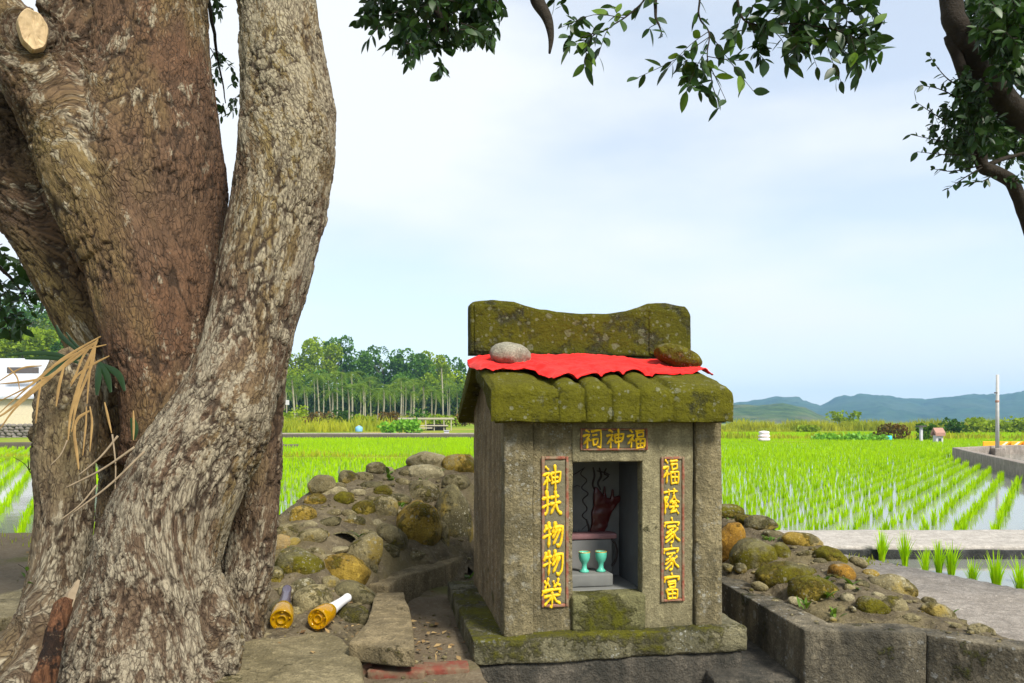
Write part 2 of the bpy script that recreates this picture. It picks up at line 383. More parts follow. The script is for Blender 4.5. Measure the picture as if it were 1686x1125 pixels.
    m = M('cut_wood', .8, .2); a = m.noise(90, 4, .6, m.scale(m.pos, (1, 1, .12))); m.col(m.mix(m.ramp(m.noise(30, 4, .6), (.5, 0.0), (.7, .6)), m.mix(a, (.42, .29, .15), (.64, .49, .30)), (.26, .18, .10))); m.bump(a, .4, .004); MAT['cutwood'] = m.m
    m = M('red_log', .9, .15); a = m.noise(34, 6, .7, m.scale(m.pos, (3.2, 3.2, .35)), .4); g_ = m.noise(11, 5, .7)
    col = m.mix(m.ramp(a, (.36, 0.0), (.64, 1.0)), (.040, .019, .011), (.23, .105, .052)); col = m.mix(m.ramp(g_, (.54, 0.0), (.60, .9)), col, (.016, .012, .010)); col = m.mix(m.ramp(m.noise(60, 4, .7), (.60, 0.0), (.70, .6)), col, (.30, .22, .14))
    m.col(col); m.bump(a, 1.0, .02); m.bump(m.noise(120, 4, .7), .6, .006); MAT['log'] = m.m
    m = M('straw', .75, .3); a = m.n('ShaderNodeObjectInfo').outputs['Random']; m.col(m.mix(m.noise(35, 3, .6), (.15, .085, .028), (.42, .27, .10))); MAT['straw'] = m.m
    m = M('grey_stick', .85, .2); m.col(m.mix(m.noise(40, 3, .6), (.14, .105, .065), (.32, .25, .165))); MAT['stick'] = m.m
    # leaves: a glossy top, a little light through
    def leafmat(name, c0, c1, trans=.25, rough=.45, big=3.0, tcol=None):
        m = M(name, rough, .35 if rough < .6 else .15); rnd = m.attr('tint'); n = m.noise(big, 3, .6)
        f = m.math('ADD', m.math('MULTIPLY', rnd, .6), m.math('MULTIPLY', m.ramp(n, (.3, 0.0), (.7, 1.0)), .4))
        c = m.mix(f, c0, c1); m.col(c)
        tr = m.n('ShaderNodeBsdfTranslucent'); m.l(m.mix(.5, c, tcol or c1), tr.inputs['Color'])
        ms = m.n('ShaderNodeMixShader'); ms.inputs['Fac'].default_value = trans
        m.l(m.b.outputs[0], ms.inputs[1]); m.l(tr.outputs[0], ms.inputs[2]); m.l(ms.outputs[0], m.out.inputs['Surface']); return m.m
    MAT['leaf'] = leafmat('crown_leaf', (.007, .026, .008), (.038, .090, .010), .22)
    MAT['leaf_light'] = leafmat('lime_leaf', (.030, .085, .012), (.13, .22, .012), .3)  # lighter lime green leaf, also for seedling and weeds
    MAT['rice'] = leafmat('rice_blade', (.20, .43, .002), (.55, .80, .004), .45, .75, .9, (.52, .76, .002))
    MAT['ricefar'] = MAT['rice']
    MAT['reed'] = leafmat('reed_blade', (.16, .25, .012), (.50, .48, .03), .35, .6, .35)
    MAT['crop'] = leafmat('crop_leaf', (.10, .30, .02), (.28, .55, .04), .35, .5, .6)
    MAT['treeleaf'] = leafmat('woodland_leaf', (.022, .070, .008), (.11, .24, .014), .25, .6, .2)
    MAT['treeleaf_y'] = leafmat('bright_woodland_leaf', (.10, .19, .008), (.34, .44, .018), .3, .6, .2)
    MAT['palmleaf'] = leafmat('palm_leaf', (.030, .085, .008), (.16, .24, .014), .25, .6, .2)
    MAT['scrub'] = leafmat('scrub_leaf', (.010, .034, .006), (.045, .10, .010), .2, .7, .2)
    MAT['bushred'] = leafmat('reddish_bush_leaf', (.045, .055, .012), (.20, .11, .02), .2, .6, .6)
    m = M('palm_trunk', .85, .2); m.col(m.mix(m.noise(2.2, 4, .6), (.16, .15, .10), (.42, .39, .28))); MAT['palmtrunk'] = m.m
    m = M('tree_trunk', .9, .2); m.col((.07, .055, .04)); MAT['treetrunk'] = m.m
    # hills
    def hillmat(name, c0, c1, c2, sc):
        m = M(name, .95, .1); a = m.noise(sc, 7, .65); b = m.noise(sc * .22, 5, .6)
        m.col(m.mix(m.ramp(b, (.48, 0.0), (.68, .7)), m.mix(m.ramp(a, (.36, 0.0), (.64, 1.0)), c0, c1), c2)); m.bump(a, 1.0, 3.0); return m.m
    MAT['hill'] = hillmat('hill_woods', (.006, .026, .016), (.030, .075, .030), (.055, .085, .045), .045)
    MAT['hillnear'] = hillmat('near_hill_woods', (.018, .045, .014), (.075, .12, .03), (.17, .14, .08), .07)
    # ground beyond
    m = M('meadow', .95, .1); a = m.noise(.5, 6, .65); b = m.noise(.07, 4, .6)
    m.col(m.mix(m.ramp(b, (.45, 0.0), (.6, 1.0)), m.mix(a, (.10, .17, .012), (.22, .28, .02)), m.mix(a, (.22, .22, .03), (.32, .27, .06)))); MAT['meadow'] = m.m
    def plain(name, c, rough=.7, spec=.3, var=.25, sc=8, met=0.0):
        m = M(name, rough, spec); m.col(m.mix(m.noise(sc, 4, .6), tuple(x * (1 - var) for x in c), tuple(min(1, x * (1 + var)) for x in c)))
        m.b.inputs['Metallic'].default_value = met; return m.m
    MAT['white'] = plain('white_render', (.52, .52, .52)); MAT['roofgrey'] = plain('pale_roof', (.44, .46, .49)); MAT['darkroof'] = plain('dark_eave', (.10, .085, .08))
    MAT['redroof'] = plain('red_tile', (.36, .20, .15)); MAT['window'] = plain('window_glass', (.05, .06, .07), .2, .5)
    MAT['cream'] = plain('cream_render', (.60, .52, .36)); MAT['sack'] = plain('sack_cloth', (.80, .74, .76), .8, .2, .1, 2); MAT['sackpink'] = plain('sack_pink', (.75, .40, .46), .8)
    MAT['post'] = plain('pale_post', (.46, .45, .43), .8); MAT['blue'] = plain('blue_plastic', (.20, .45, .75), .5); MAT['teal'] = plain('teal_plastic', (.06, .55, .60), .5)
    MAT['orange'] = plain('orange_board', (.90, .36, .01), .5, .4, .08); MAT['boardwhite'] = plain('board_white', (.90, .80, .55), .5, .4, .05)
    MAT['planks'] = plain('grey_planks', (.40, .36, .28), .9); MAT['rubble'] = plain('field_stone', (.17, .15, .13), .95, .2, .5, 1.5)
    MAT['road'] = plain('far_road', (.42, .41, .42), .9); MAT['bund'] = plain('dark_bund', (.10, .085, .06), .95, .2, .4, 1.2)
    MAT['celadon'] = plain('celadon_glaze', (.10, .48, .34), .22, .6, .12, 90); MAT['gold'] = plain('gold_rim', (.50, .33, .06), .3, .5)
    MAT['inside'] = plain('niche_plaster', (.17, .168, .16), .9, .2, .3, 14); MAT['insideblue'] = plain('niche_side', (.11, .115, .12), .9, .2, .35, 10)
    MAT['pinkshelf'] = plain('faded_pink', (.33, .17, .17), .8, .2, .3, 30); MAT['darkred'] = plain('dark_red_lacquer', (.075, .005, .005), .35, .5, .5, 40)
    MAT['ink'] = plain('brown_ink', (.045, .033, .03), .8); MAT['step'] = plain('grey_step', (.16, .162, .15), .85, .2, .2, 20)
    m = M('amber_glass', .06, .5); m.col((.72, .40, .003)); m.b.inputs['Transmission Weight'].default_value = .6; m.b.inputs['IOR'].default_value = 1.45; MAT['amber'] = m.m
    MAT['neck'] = plain('dark_neck', (.075, .06, .09), .15, .6); MAT['foil'] = plain('white_foil', (.72, .72, .74), .35, .5)
    MAT['dark'] = plain('dark_hollow', (.03, .028, .022), .9)
build_materials()

# ================================================================== THE SETTING
WATER_Z = -.40
# --- far ground: one sheet to the horizon
def far_ground():
    rr = np.concatenate([np.linspace(0, 60, 31), np.linspace(70, 400, 34), np.geomspace(430, 2400, 20)])
    an = np.linspace(-math.pi, math.pi, 97)
    Rr, A = np.meshgrid(rr, an, indexing='ij'); X = Rr * np.sin(A); Y = Rr * np.cos(A)
    Z = np.full(X.shape, -.50)
    Z += .55 * sstep(52, 62, Y) * (1 - sstep(2, 14, X)) + .3 * sstep(86, 96, Y)
    Z += .9 * sstep(62, 110, Y) * (1 - sstep(0, 20, X)) + 6.0 * sstep(118, 200, Y) * (1 - sstep(-10, 20, X))
    idx = np.arange(X.size).reshape(X.shape)
    F = np.stack([idx[:-1, :-1], idx[:-1, 1:], idx[1:, 1:], idx[1:, :-1]], -1).reshape(-1, 4)
    return mesh('ground', np.stack([X, Y, Z], -1).reshape(-1, 3), F)
tag(ob('ground', far_ground(), MAT['meadow']), kind='structure')
# --- paddy water
wv = [(-95, 4.0, WATER_Z), (95, 4.0, WATER_Z), (95, 84, WATER_Z), (-95, 84, WATER_Z)]
bot = [(x, y, -.6) for x, y, _ in wv]
tag(ob('paddy_water', mesh('paddy_water', [(-95, 2.5, WATER_Z), (95, 2.5, WATER_Z), (95, 88, WATER_Z), (10, 88, WATER_Z), (0, 54, WATER_Z), (-95, 54, WATER_Z)], [(0, 1, 2, 3, 4, 5)], False), MAT['water']), kind='structure')
# --- the near bank on which the shrine and the tree stand
EX = np.array([-7, -3.4, -2.4, -1.5, -.9, -.3, .4, 1.0, 1.7, 2.42, 2.60, 2.91, 3.5, 5.0, 7.0])
EYy = np.array([5.3, 5.3, 4.7, 4.3, 4.4, 5.0, 5.1, 4.8, 5.2, 5.32, 4.94, 4.33, 3.3, 1.4, -.8])
LX = np.array([-7, -2.2, -1.2, -.9, .9, 1.3, 1.8, 7]); LZ = np.array([-.10, -.06, .0, -.02, -.05, -.18, -.25, -.26])
def bank_h(x, y):
    e = np.interp(x, EX, EYy) + .05 * vnoise(np.stack([x * 3, y * 0, x * 0], -1).reshape(-1, 3), 3).reshape(x.shape)
    lv = np.interp(x, LX, LZ)
    k = sstep(-.02, .30, y - e)
    p = np.stack([x, y, x * 0], -1).reshape(-1, 3)
    n = (.022 * fbm(p * 3, 4, 4) + .010 * fbm(p * 14, 3, 6)).reshape(x.shape)
    smooth = sstep(1.4, 1.9, x)
    lv = lv - .26 * sstep(-.12, -.06, x) * (1 - sstep(2.45, 2.6, y)) * (1 - sstep(1.5, 1.9, x))
    return lv * (1 - k) + (-.62) * k + n * (1 - .6 * smooth)
def grid_mesh(name, xs, ys, hf):
    X, Y = np.meshgrid(xs, ys, indexing='ij'); Z = hf(X, Y)
    idx = np.arange(X.size).reshape(X.shape)
    F = np.stack([idx[:-1, :-1], idx[1:, :-1], idx[1:, 1:], idx[:-1, 1:]], -1).reshape(-1, 4)
    return mesh(name, np.stack([X, Y, Z], -1).reshape(-1, 3), F)
tag(ob('bank_ground', grid_mesh('bank_ground', np.arange(-7, 7.01, .045), np.arange(-3, 6.0, .045), bank_h), MAT['soil']), kind='structure')
# reddish worn path on the right of the bank, a thin sheet over it
def path_h(x, y): return bank_h(x, y) + .006
def trim_mesh(me, keep):
    bm = bmesh.new(); bm.from_mesh(me); bmesh.ops.delete(bm, geom=[v for v in bm.verts if not keep(v.co.x, v.co.y)], context='VERTS'); bm.to_mesh(me); bm.free(); return me
mp_ = grid_mesh('footpath', np.arange(1.25, 6.5, .04), np.arange(-1, 5.4, .04), path_h)
trim_mesh(mp_, lambda x, y: y < np.interp(x, EX, EYy) + .06 and x > 1.30 + .10 * math.sin(y * 3))
tag(ob('footpath', mp_, MAT['mudpath']), kind='structure')
# pale concrete farm path across the paddies
pv, pf = rbox(1.3, 40, 6.02, 6.95, -.62, -.30, r=.02, seg=.12, amp=.006, sc=5, seed=3)
tag(ob('farm_path', mesh('farm_path', pv, pf), MAT['pathc']), kind='structure')
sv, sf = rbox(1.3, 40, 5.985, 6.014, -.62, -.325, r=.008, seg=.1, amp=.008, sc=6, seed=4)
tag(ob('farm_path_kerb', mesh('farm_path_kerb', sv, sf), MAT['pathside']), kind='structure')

# --- hills
def hills(name, prof, Y, mat, depth, lump, seed):
    prof = np.array(prof, float); xs = np.arange(prof[0, 0], prof[-1, 0], 5.0)
    top = np.interp(xs, prof[:, 0], prof[:, 1])
    V = []; nd = 26
    for px, py in zip(xs, top):
        c = P(px, py, Y)
        for k in range(nd):
            t = k / (nd - 1)
            if t < .7: s = t / .7; d = -depth * (1 - s); h = s ** .85
            else: s = (t - .7) / .3; d = depth * .6 * s; h = 1 - s * s
            V.append((c[0] * (1 + d / Y), c[1] + d, -2 + (c[2] + 2) * h))
    V = np.array(V); n = len(xs)
    hf = np.clip((V[:, 2] + 2) / 20, 0, 1)
    V[:, 2] += hf * lump * (fbm(V * [1 / 60, 1 / 60, 1 / 60], 4, seed) * 1.0 + .5 * fbm(V / 16, 3, seed + 3))
    V[:, 1] += hf * lump * 4 * fbm(V / 90, 3, seed + 8)
    idx = np.arange(n * nd).reshape(n, nd)
    F = np.stack([idx[:-1, :-1], idx[1:, :-1], idx[1:, 1:], idx[:-1, 1:]], -1).reshape(-1, 4)
    return tag(ob(name, mesh(name, V, F), mat), kind='structure')
hills('far_hills', [(-900, 640), (-500, 655), (-100, 640), (300, 655), (700, 668), (1000, 672), (1180, 668), (1215, 661), (1280, 653), (1320, 656), (1355, 668), (1390, 655), (1425, 647), (1450, 650),
       (1500, 660), (1525, 660), (1560, 652), (1600, 648), (1640, 651), (1686, 643), (1760, 640), (1900, 655), (2100, 645), (2500, 660), (2900, 680)], 1500, MAT['hill'], 420, 9, 2)
hills('near_hill', [(900, 690), (1060, 676), (1150, 670), (1200, 668), (1240, 667), (1290, 664), (1325, 671), (1350, 683), (1375, 694), (1400, 700)], 620, MAT['hillnear'], 160, 4, 9)
hills('wooded_hill', [(-1100, 560), (-700, 520), (-300, 500), (-60, 505), (60, 520), (170, 545), (300, 580), (420, 615), (520, 640), (640, 660), (740, 678), (790, 690)], 260, MAT['hillnear'], 90, 5, 14)

# --- haze: the air between the camera and the hills
hv, hf_ = extrude_poly([(-2800, -2500), (2800, -2500), (2800, 2500), (-2800, 2500)], -4, 110)
hm = bpy.data.materials.new('haze_air'); hm.use_nodes = True; ht = hm.node_tree; ht.nodes.clear()
ho = ht.nodes.new('ShaderNodeOutputMaterial'); hp = ht.nodes.new('ShaderNodeVolumePrincipled')
hp.inputs['Color'].default_value = (.36, .66, 1.0, 1); hp.inputs['Density'].default_value = 0.00036; hp.inputs['Anisotropy'].default_value = .0
ht.links.new(hp.outputs[0], ho.inputs['Volume'])
HAZE = tag(ob('haze', mesh('haze', hv, hf_, False), hm), kind='stuff')

# ================================================================== THE SHRINE
TH = R(10.2); SO = G(778, 1100, 0.0)
shrine = empty('shrine', SO, TH)
tag(shrine, 'small weathered concrete shrine with mossy roof and yellow painted characters', 'shrine')
ex_ = np.array([math.cos(TH), math.sin(TH), 0]); ey_ = np.array([-math.sin(TH), math.cos(TH), 0])
def on_front(px, py, yl):
    """local (x, z) of the shrine where the sight line meets the plane local y = yl"""
    d = ray(px, py); o = EYE - SO; t = (yl - o @ ey_) / (d @ ey_); q = EYE + d * t - SO
    return q @ ex_, q[2]
def s2w(x, y, z): return SO + ex_ * x + ey_ * y + np.array([0, 0, z])
block('plinth', MAT['plinth'], shrine, 0, .860, 0, .83, 0, .078, r=.010, seg=.016, amp=.004, sc=16, amp2=.006, seed=1)
block('foundation', MAT['foundation'], shrine, .015, .845, .014, .82, -.40, -.002, r=.008, seg=.03, amp=.006, sc=12, amp2=.01, seed=2)
YF = .035            # face of the corner posts; the panels lie behind it
block('side_wall', MAT['sidewall'], shrine, .100, .135, YF + .05, .76, .07, .745, r=.005, seg=.02, amp=.003, sc=18, seed=3)
block('side_wall', MAT['wall'], shrine, .752, .789, YF + .05, .76, .07, .745, r=.005, seg=.02, amp=.003, sc=18, seed=4)
block('back_wall', MAT['wall'], shrine, .136, .751, .72, .758, .07, .745, r=.005, seg=.03, amp=.003, sc=18, seed=5)
for x0, x1, sd in ((.098, .187, 6), (.701, .791, 7)):
    block('corner_post', MAT['wall'], shrine, x0, x1, YF, YF + .07, .07, .728, r=.006, seg=.016, amp=.003, sc=18, amp2=.003, seed=sd)
block('front_panel', MAT['wall'], shrine, .188, .312, YF + .014, YF + .06, .07, .72, r=.004, seg=.018, amp=.002, sc=20, seed=8)
block('front_panel', MAT['panel'], shrine, .533, .700, YF + .014, YF + .06, .07, .72, r=.004, seg=.018, amp=.002, sc=20, seed=9)
block('lintel', MAT['panel'], shrine, .310, .535, YF + .011, YF + .06, .589, .719, r=.005, seg=.018, amp=.002, sc=20, seed=10)
block('sill', MAT['sill'], shrine, .305, .540, YF - .004, YF + .08, .07, .186, r=.010, seg=.016, amp=.003, sc=16, amp2=.003, seed=11)
# gable infill under the roof
for x0, x1, mt in ((.101, .134, 'sidewall'), (.753, .788, 'wall')):
    V, F = extrude_poly([(.06, .74), (.76, .74), (.76, .79), (.47, .905), (.40, .905), (.06, .79)], x0, x1)
    V = np.array(V)[:, [2, 0, 1]]; ob('gable', mesh('gable', V, F, False), MAT[mt], shrine)
# the niche behind the opening
niche = empty('niche'); niche.parent = shrine
ob('niche_back', mesh('niche_back', *rbox(.22, .60, .325, .345, .10, .715, r=.003, seg=.03, amp=.002)), MAT['inside'], niche)
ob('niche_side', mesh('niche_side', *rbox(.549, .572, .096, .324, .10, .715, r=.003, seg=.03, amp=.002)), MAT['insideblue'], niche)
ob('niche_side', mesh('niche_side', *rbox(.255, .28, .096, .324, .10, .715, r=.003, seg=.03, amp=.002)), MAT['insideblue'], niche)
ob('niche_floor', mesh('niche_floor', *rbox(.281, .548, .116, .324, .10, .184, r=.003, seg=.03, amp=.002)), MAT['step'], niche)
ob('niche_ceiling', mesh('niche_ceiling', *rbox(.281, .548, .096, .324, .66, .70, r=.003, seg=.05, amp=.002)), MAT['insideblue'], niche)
# altar: a low step for the cups, a table with a pink top and curled end
ob('altar_step', mesh('altar_step', *rbox(.283, .472, .150, .262, .185, .225, r=.005, seg=.02, amp=.0015)), MAT['step'], niche)
alt_x1 = on_front(1013, 900, .27)[0]
ob('altar_block', mesh('altar_block', *rbox(.283, alt_x1 - .012, .266, .322, .185, .316, r=.004, seg=.02, amp=.0015)), MAT['inside'], niche)
ob('altar_top', mesh('altar_top', *rbox(.283, alt_x1 + .004, .262, .323, .318, .336, r=.005, seg=.02, amp=.002)), MAT['pinkshelf'], niche)
pts = [(alt_x1 - .016, .262, .318), (alt_x1 - .002, .262, .300), (alt_x1 + .004, .262, .275), (alt_x1 - .002, .262, .245), (alt_x1 - .014, .262, .228)]
ob('altar_bracket', mesh('altar_bracket', *tube(spline(pts, 14), .0035, 6)), MAT['ink'], niche)
# faded painting on the back wall: a dark red relief with brown outlines
def z3(x, y): return 870 + x / 3.514, 690 + y / 3.514
red = [(385, 390), (405, 402), (418, 425), (432, 440), (440, 388), (452, 455), (474, 460), (484, 406), (496, 412), (492, 452), (528, 444), (536, 456), (532, 472), (500, 505), (480, 540), (462, 600), (444, 640), (424, 700),
       (426, 742), (380, 746), (340, 736), (288, 702), (300, 682), (352, 660), (368, 606), (365, 540), (378, 500), (374, 440)]
q = [on_front(*z3(*p), .318) for p in red]
V, F = extrude_poly([(x, z) for x, z in q][::-1], .312, .3255); V = np.array(V)[:, [0, 2, 1]]
ob('painted_figure', worn(mesh('painted_figure', V, F), .003, .012, .004, 60, 3), MAT['darkred'], niche)
def ink(pl, w):
    p = np.array([(lambda a: (a[0], .3235, a[1]))(on_front(*z3(*p), .3235)) for p in pl]); p = spline(p, 6 * len(p))
    rr = w * (.5 + .5 * np.sin(np.linspace(.3, math.pi - .2, len(p)))); return tube(p, rr, 6)
for pl, w in (([(325, 280), (303, 318), (338, 356), (308, 398), (346, 432), (314, 470), (340, 520), (312, 560), (345, 600), (310, 640)], .0022), ([(250, 328), (280, 312), (318, 286)], .0016), ([(262, 395), (282, 385), (300, 392)], .0016),
              ([(375, 280), (382, 330), (372, 380), (388, 420)], .0035), ([(410, 282), (420, 330), (402, 372), (418, 410)], .004), ([(450, 285), (440, 318), (462, 330), (430, 360)], .003), ([(395, 300), (440, 310), (470, 322)], .0025),
              ([(335, 580), (350, 640), (330, 690)], .004), ([(258, 640), (262, 700)], .0012), ([(275, 650), (277, 705)], .0012), ([(292, 640), (290, 700)], .0012)):
    ob('painted_line', mesh('painted_line', *ink(pl, w)), MAT['ink'], niche)

# --- lettering: brush strokes in low relief
LET = {
 'radical': [[(20, 6), (36, 17)], [(7, 36), (38, 29), (24, 54), (6, 76)], [(26, 46), (25, 97)], [(31, 50), (41, 62)]],
 '申': [[(67, 0), (66, 50), (64, 102)], [(46, 30), (52, 68)], [(46, 31), (92, 25), (83, 66)], [(50, 48), (84, 45)], [(52, 67), (84, 63)]],
 '扶': [[(7, 31), (40, 25)], [(24, 4), (27, 84), (14, 92)], [(5, 66), (40, 50)], [(48, 30), (84, 23)], [(44, 53), (95, 45)], [(67, 2), (65, 48), (44, 93)], [(65, 54), (78, 78), (97, 92)]],
 '物': [[(17, 12), (4, 42)], [(13, 28), (44, 23)], [(4, 60), (44, 47)], [(29, 2), (28, 98)], [(60, 2), (45, 44)], [(54, 24), (95, 17), (90, 76), (76, 95), (66, 86)], [(68, 27), (46, 62)], [(81, 27), (50, 86)]],
 '司': [[(48, 13), (93, 7), (91, 94), (76, 86)], [(52, 33), (78, 30)], [(54, 53), (57, 81)], [(54, 53), (79, 49), (75, 78)], [(57, 79), (76, 76)]],
 '畐': [[(50, 10), (92, 6)], [(56, 21), (59, 42)], [(56, 22), (89, 18), (85, 40)], [(59, 41), (86, 38)], [(50, 54), (54, 98)], [(50, 55), (95, 50), (91, 96)], [(54, 74), (91, 71)], [(72, 53), (72, 94)], [(54, 95), (91, 92)]],
 '榮': [[(14, 14), (22, 25)], [(32, 2), (28, 20), (12, 36)], [(28, 20), (40, 32)], [(56, 12), (62, 23)], [(80, 0), (75, 20), (58, 36)], [(74, 20), (90, 32)], [(9, 43), (3, 62)], [(9, 46), (95, 39), (84, 55)],
       [(14, 67), (88, 60)], [(51, 50), (51, 101), (41, 95)], [(48, 68), (30, 82), (10, 94)], [(54, 67), (72, 80), (92, 91)]],
 '蔭': [[(10, 16), (90, 11)], [(34, 3), (37, 26)], [(67, 0), (62, 24)], [(11, 36), (31, 33), (19, 52), (31, 62), (16, 77)], [(11, 37), (13, 101)], [(67, 27), (56, 44), (39, 57)], [(66, 30), (80, 44), (97, 53)], [(53, 51), (77, 48)],
       [(57, 59), (81, 56), (68, 69)], [(41, 74), (95, 68)], [(64, 72), (46, 93), (84, 88)], [(78, 80), (93, 97)]],
 '家': [[(49, 0), (54, 13)], [(12, 18), (7, 36)], [(12, 20), (93, 15), (82, 31)], [(26, 37), (76, 33)], [(56, 36), (40, 50), (18, 60)], [(40, 48), (60, 66), (56, 92), (40, 97)], [(48, 59), (12, 78)], [(54, 71), (12, 96)], [(82, 42), (60, 58)], [(58, 56), (74, 76), (96, 90)]],
 '富': [[(49, -2), (53, 9)], [(12, 14), (7, 32)], [(12, 16), (93, 11), (84, 27)], [(28, 32), (75, 29)], [(33, 40), (36, 55)], [(33, 41), (71, 38), (67, 54)], [(36, 54), (68, 52)], [(21, 63), (26, 99)], [(21, 64), (83, 60), (79, 98)], [(26, 80), (79, 77)], [(52, 62), (52, 97)], [(26, 98), (80, 95)]],
}
LET['神'] = LET['radical'] + LET['申']; LET['祠'] = LET['radical'] + LET['司']; LET['福'] = LET['radical'] + LET['畐']
def glyph(ch, cx, cz, w, h, yface, parent, width=6.0):
    """strokes swell at both ends like a loaded brush; low rounded relief"""
    mb = MB(); rs = np.random.default_rng(int(cx * 9999 + cz * 777) % 100000)
    dense = 1.0 if len(LET[ch]) < 9 else .78
    for st in LET[ch]:
        p = np.array(st, float) + rs.normal(0, 1.2, (len(st), 2)); n = 7 * (len(st) - 1) + 1
        # corners stay corners: straight runs between the given points with a slight bow
        seg = [p[0]]
        for a, b in zip(p[:-1], p[1:]):
            nrm = np.array([b[1] - a[1], a[0] - b[0]]) * .03
            for t in np.linspace(0, 1, 8)[1:]: seg.append(a + (b - a) * t + nrm * math.sin(math.pi * t))
        c = np.array(seg); n = len(c); t = np.linspace(0, 1, n)
        wd = width * dense * (.72 + .45 * np.exp(-((t - .04) / .16) ** 2) + .28 * np.exp(-((t - .85) / .12) ** 2) - .45 * sstep(.9, 1, t)) * rs.uniform(.88, 1.15)
        tg = np.gradient(c, axis=0); tg /= np.maximum(np.linalg.norm(tg, axis=1, keepdims=True), 1e-6)
        c = np.concatenate([[c[0] - tg[0] * wd[0] * .6], c, [c[-1] + tg[-1] * wd[-1] * .6]]); wd = np.concatenate([[wd[0] * .35], wd, [wd[-1] * .3]])
        tg = np.concatenate([[tg[0]], tg, [tg[-1]]]); nn = np.stack([-tg[:, 1], tg[:, 0]], 1)
        prof = [(-1, .0), (-.8, .6), (-.3, 1.0), (.3, 1.0), (.8, .6), (1, .0)]
        V = []
        for k in range(len(c)):
            for a, hgt in prof:
                q2 = c[k] + nn[k] * a * wd[k]
                V.append((cx + (q2[0] / 100 - .5) * w, yface - .0012 - hgt * .0042 * min(1, wd[k] / 5), cz - (q2[1] / 100 - .5) * h))
        m = len(prof); F = [(k * m + j, k * m + j + 1, (k + 1) * m + j + 1, (k + 1) * m + j) for k in range(len(c) - 1) for j in range(m - 1)]
        mb.add(V, F)
    o = ob('character', mb.mesh('character'), MAT['yellow'], parent); return o
def plaque(x0, x1, z0, z1, yface, fw=.010, seed=0):
    p = block('plaque', MAT['plaque'], shrine, x0, x1, yface - .0035, yface + .012, z0, z1, r=.002, seg=.012, amp=.0012, sc=30, seed=seed)
    for k, (a, b, c, d) in enumerate(((x0 - fw, x0 - .0005, z0 - fw, z1 + fw), (x1 + .0005, x1 + fw, z0 - fw, z1 + fw), (x0, x1, z0 - fw, z0 - .0005), (x0, x1, z1 + .0005, z1 + fw))):
        V, F = rbox(a, b, yface - .0068, yface + .010, c, d, r=.003, seg=.012, amp=.0014, sc=40, seed=seed + k)
        ob('plaque_border', mesh('plaque_border', V, F), MAT['redpaint'], p)
    return p
yl = YF + .014
PL = plaque(.224, .288, .163, .597, yl, .010, 21)
tops = [(752, 0)]
for ch, pc in zip('神扶物物榮', ((908, 788), (908, 829), (910, 881), (910, 927), (908, 975))):
    x, z = on_front(*pc, yl); glyph(ch, x, z, .064, .078 if ch != '榮' else .088, yl - .0035, PL, 8.2)
PR = plaque(.601, .660, .163, .594, yl, .009, 31)
for ch, pc in zip('福蔭家家富', ((1103, 777), (1104, 826), (1105, 874), (1104, 918), (1105, 966))):
    x, z = on_front(*pc, yl); glyph(ch, x, z, .057, .080, yl - .0035, PR, 7.8)
PT = plaque(.341, .541, .631, .685, YF + .011, .007, 41)
for ch, pc in zip('祠神福', ((974, 723), (1012, 723), (1046, 723))):
    x, z = on_front(*pc, YF + .011); glyph(ch, x, z, .062, .062, YF + .0075, PT, 7.6)

# --- roof: front slab with deep fascia and rolls, back slab, ridge wall
roof = empty('roof'); roof.parent = shrine
RX0, RX1 = .052, .801
def zs(y): return .804 + (y + .02) * .285          # the front slope
prof = [(.10, .745), (.05, .722), (-.012, .709), (-.020, .716), (-.020, .798), (-.012, .808)] + [(y, zs(y)) for y in np.linspace(.02, .44, 16)] + [(.44, .86), (.25, .815)]
def loft(prof, xs, rel=None, seed=0, amp=.004):
    """sweep a closed (y, z) outline along x with worn faces"""
    pr = np.array(prof, float); m = len(pr); V = []
    for x in xs: V.append(np.stack([np.full(m, x), pr[:, 0], pr[:, 1]], 1))
    V = np.concatenate(V); n = len(xs); F = []
    for k in range(n - 1):
        for j in range(m): F.append((k * m + j, k * m + (j + 1) % m, (k + 1) * m + (j + 1) % m, (k + 1) * m + j))
    F.append(tuple(range(m))); F.append(tuple(range((n - 1) * m, n * m))[::-1])
    w = V * 16 + seed; V = V + amp * np.stack([fbm(w, 3, seed), fbm(w, 3, seed + 3), fbm(w, 3, seed + 6)], 1); return V, F
def fix_normals(me):
    bm = bmesh.new(); bm.from_mesh(me); bmesh.ops.recalc_face_normals(bm, faces=bm.faces); bm.to_mesh(me); bm.free(); return me
def dens(prof, step=.02):
    out = []
    for a, b in zip(prof, prof[1:] + prof[:1]):
        n = max(1, int(math.dist(a, b) / step)); out += [(a[0] + (b[0] - a[0]) * k / n, a[1] + (b[1] - a[1]) * k / n) for k in range(n)]
    return out
ob('roof_slab', fix_normals(mesh('roof_slab', *loft(dens(prof), np.arange(RX0 + .012, RX1 - .01, .014), seed=3, amp=.005))), MAT['roof'], roof)
back = [(.42, .915), (.50, .925), (.68, .845), (.87, .745), (.89, .715), (.875, .706), (.66, .795), (.50, .865)]
ob('roof_slab', fix_normals(mesh('roof_slab', *loft(dens(back), np.arange(RX0, RX1 + .001, .02), seed=5, amp=.005))), MAT['roof'], roof)
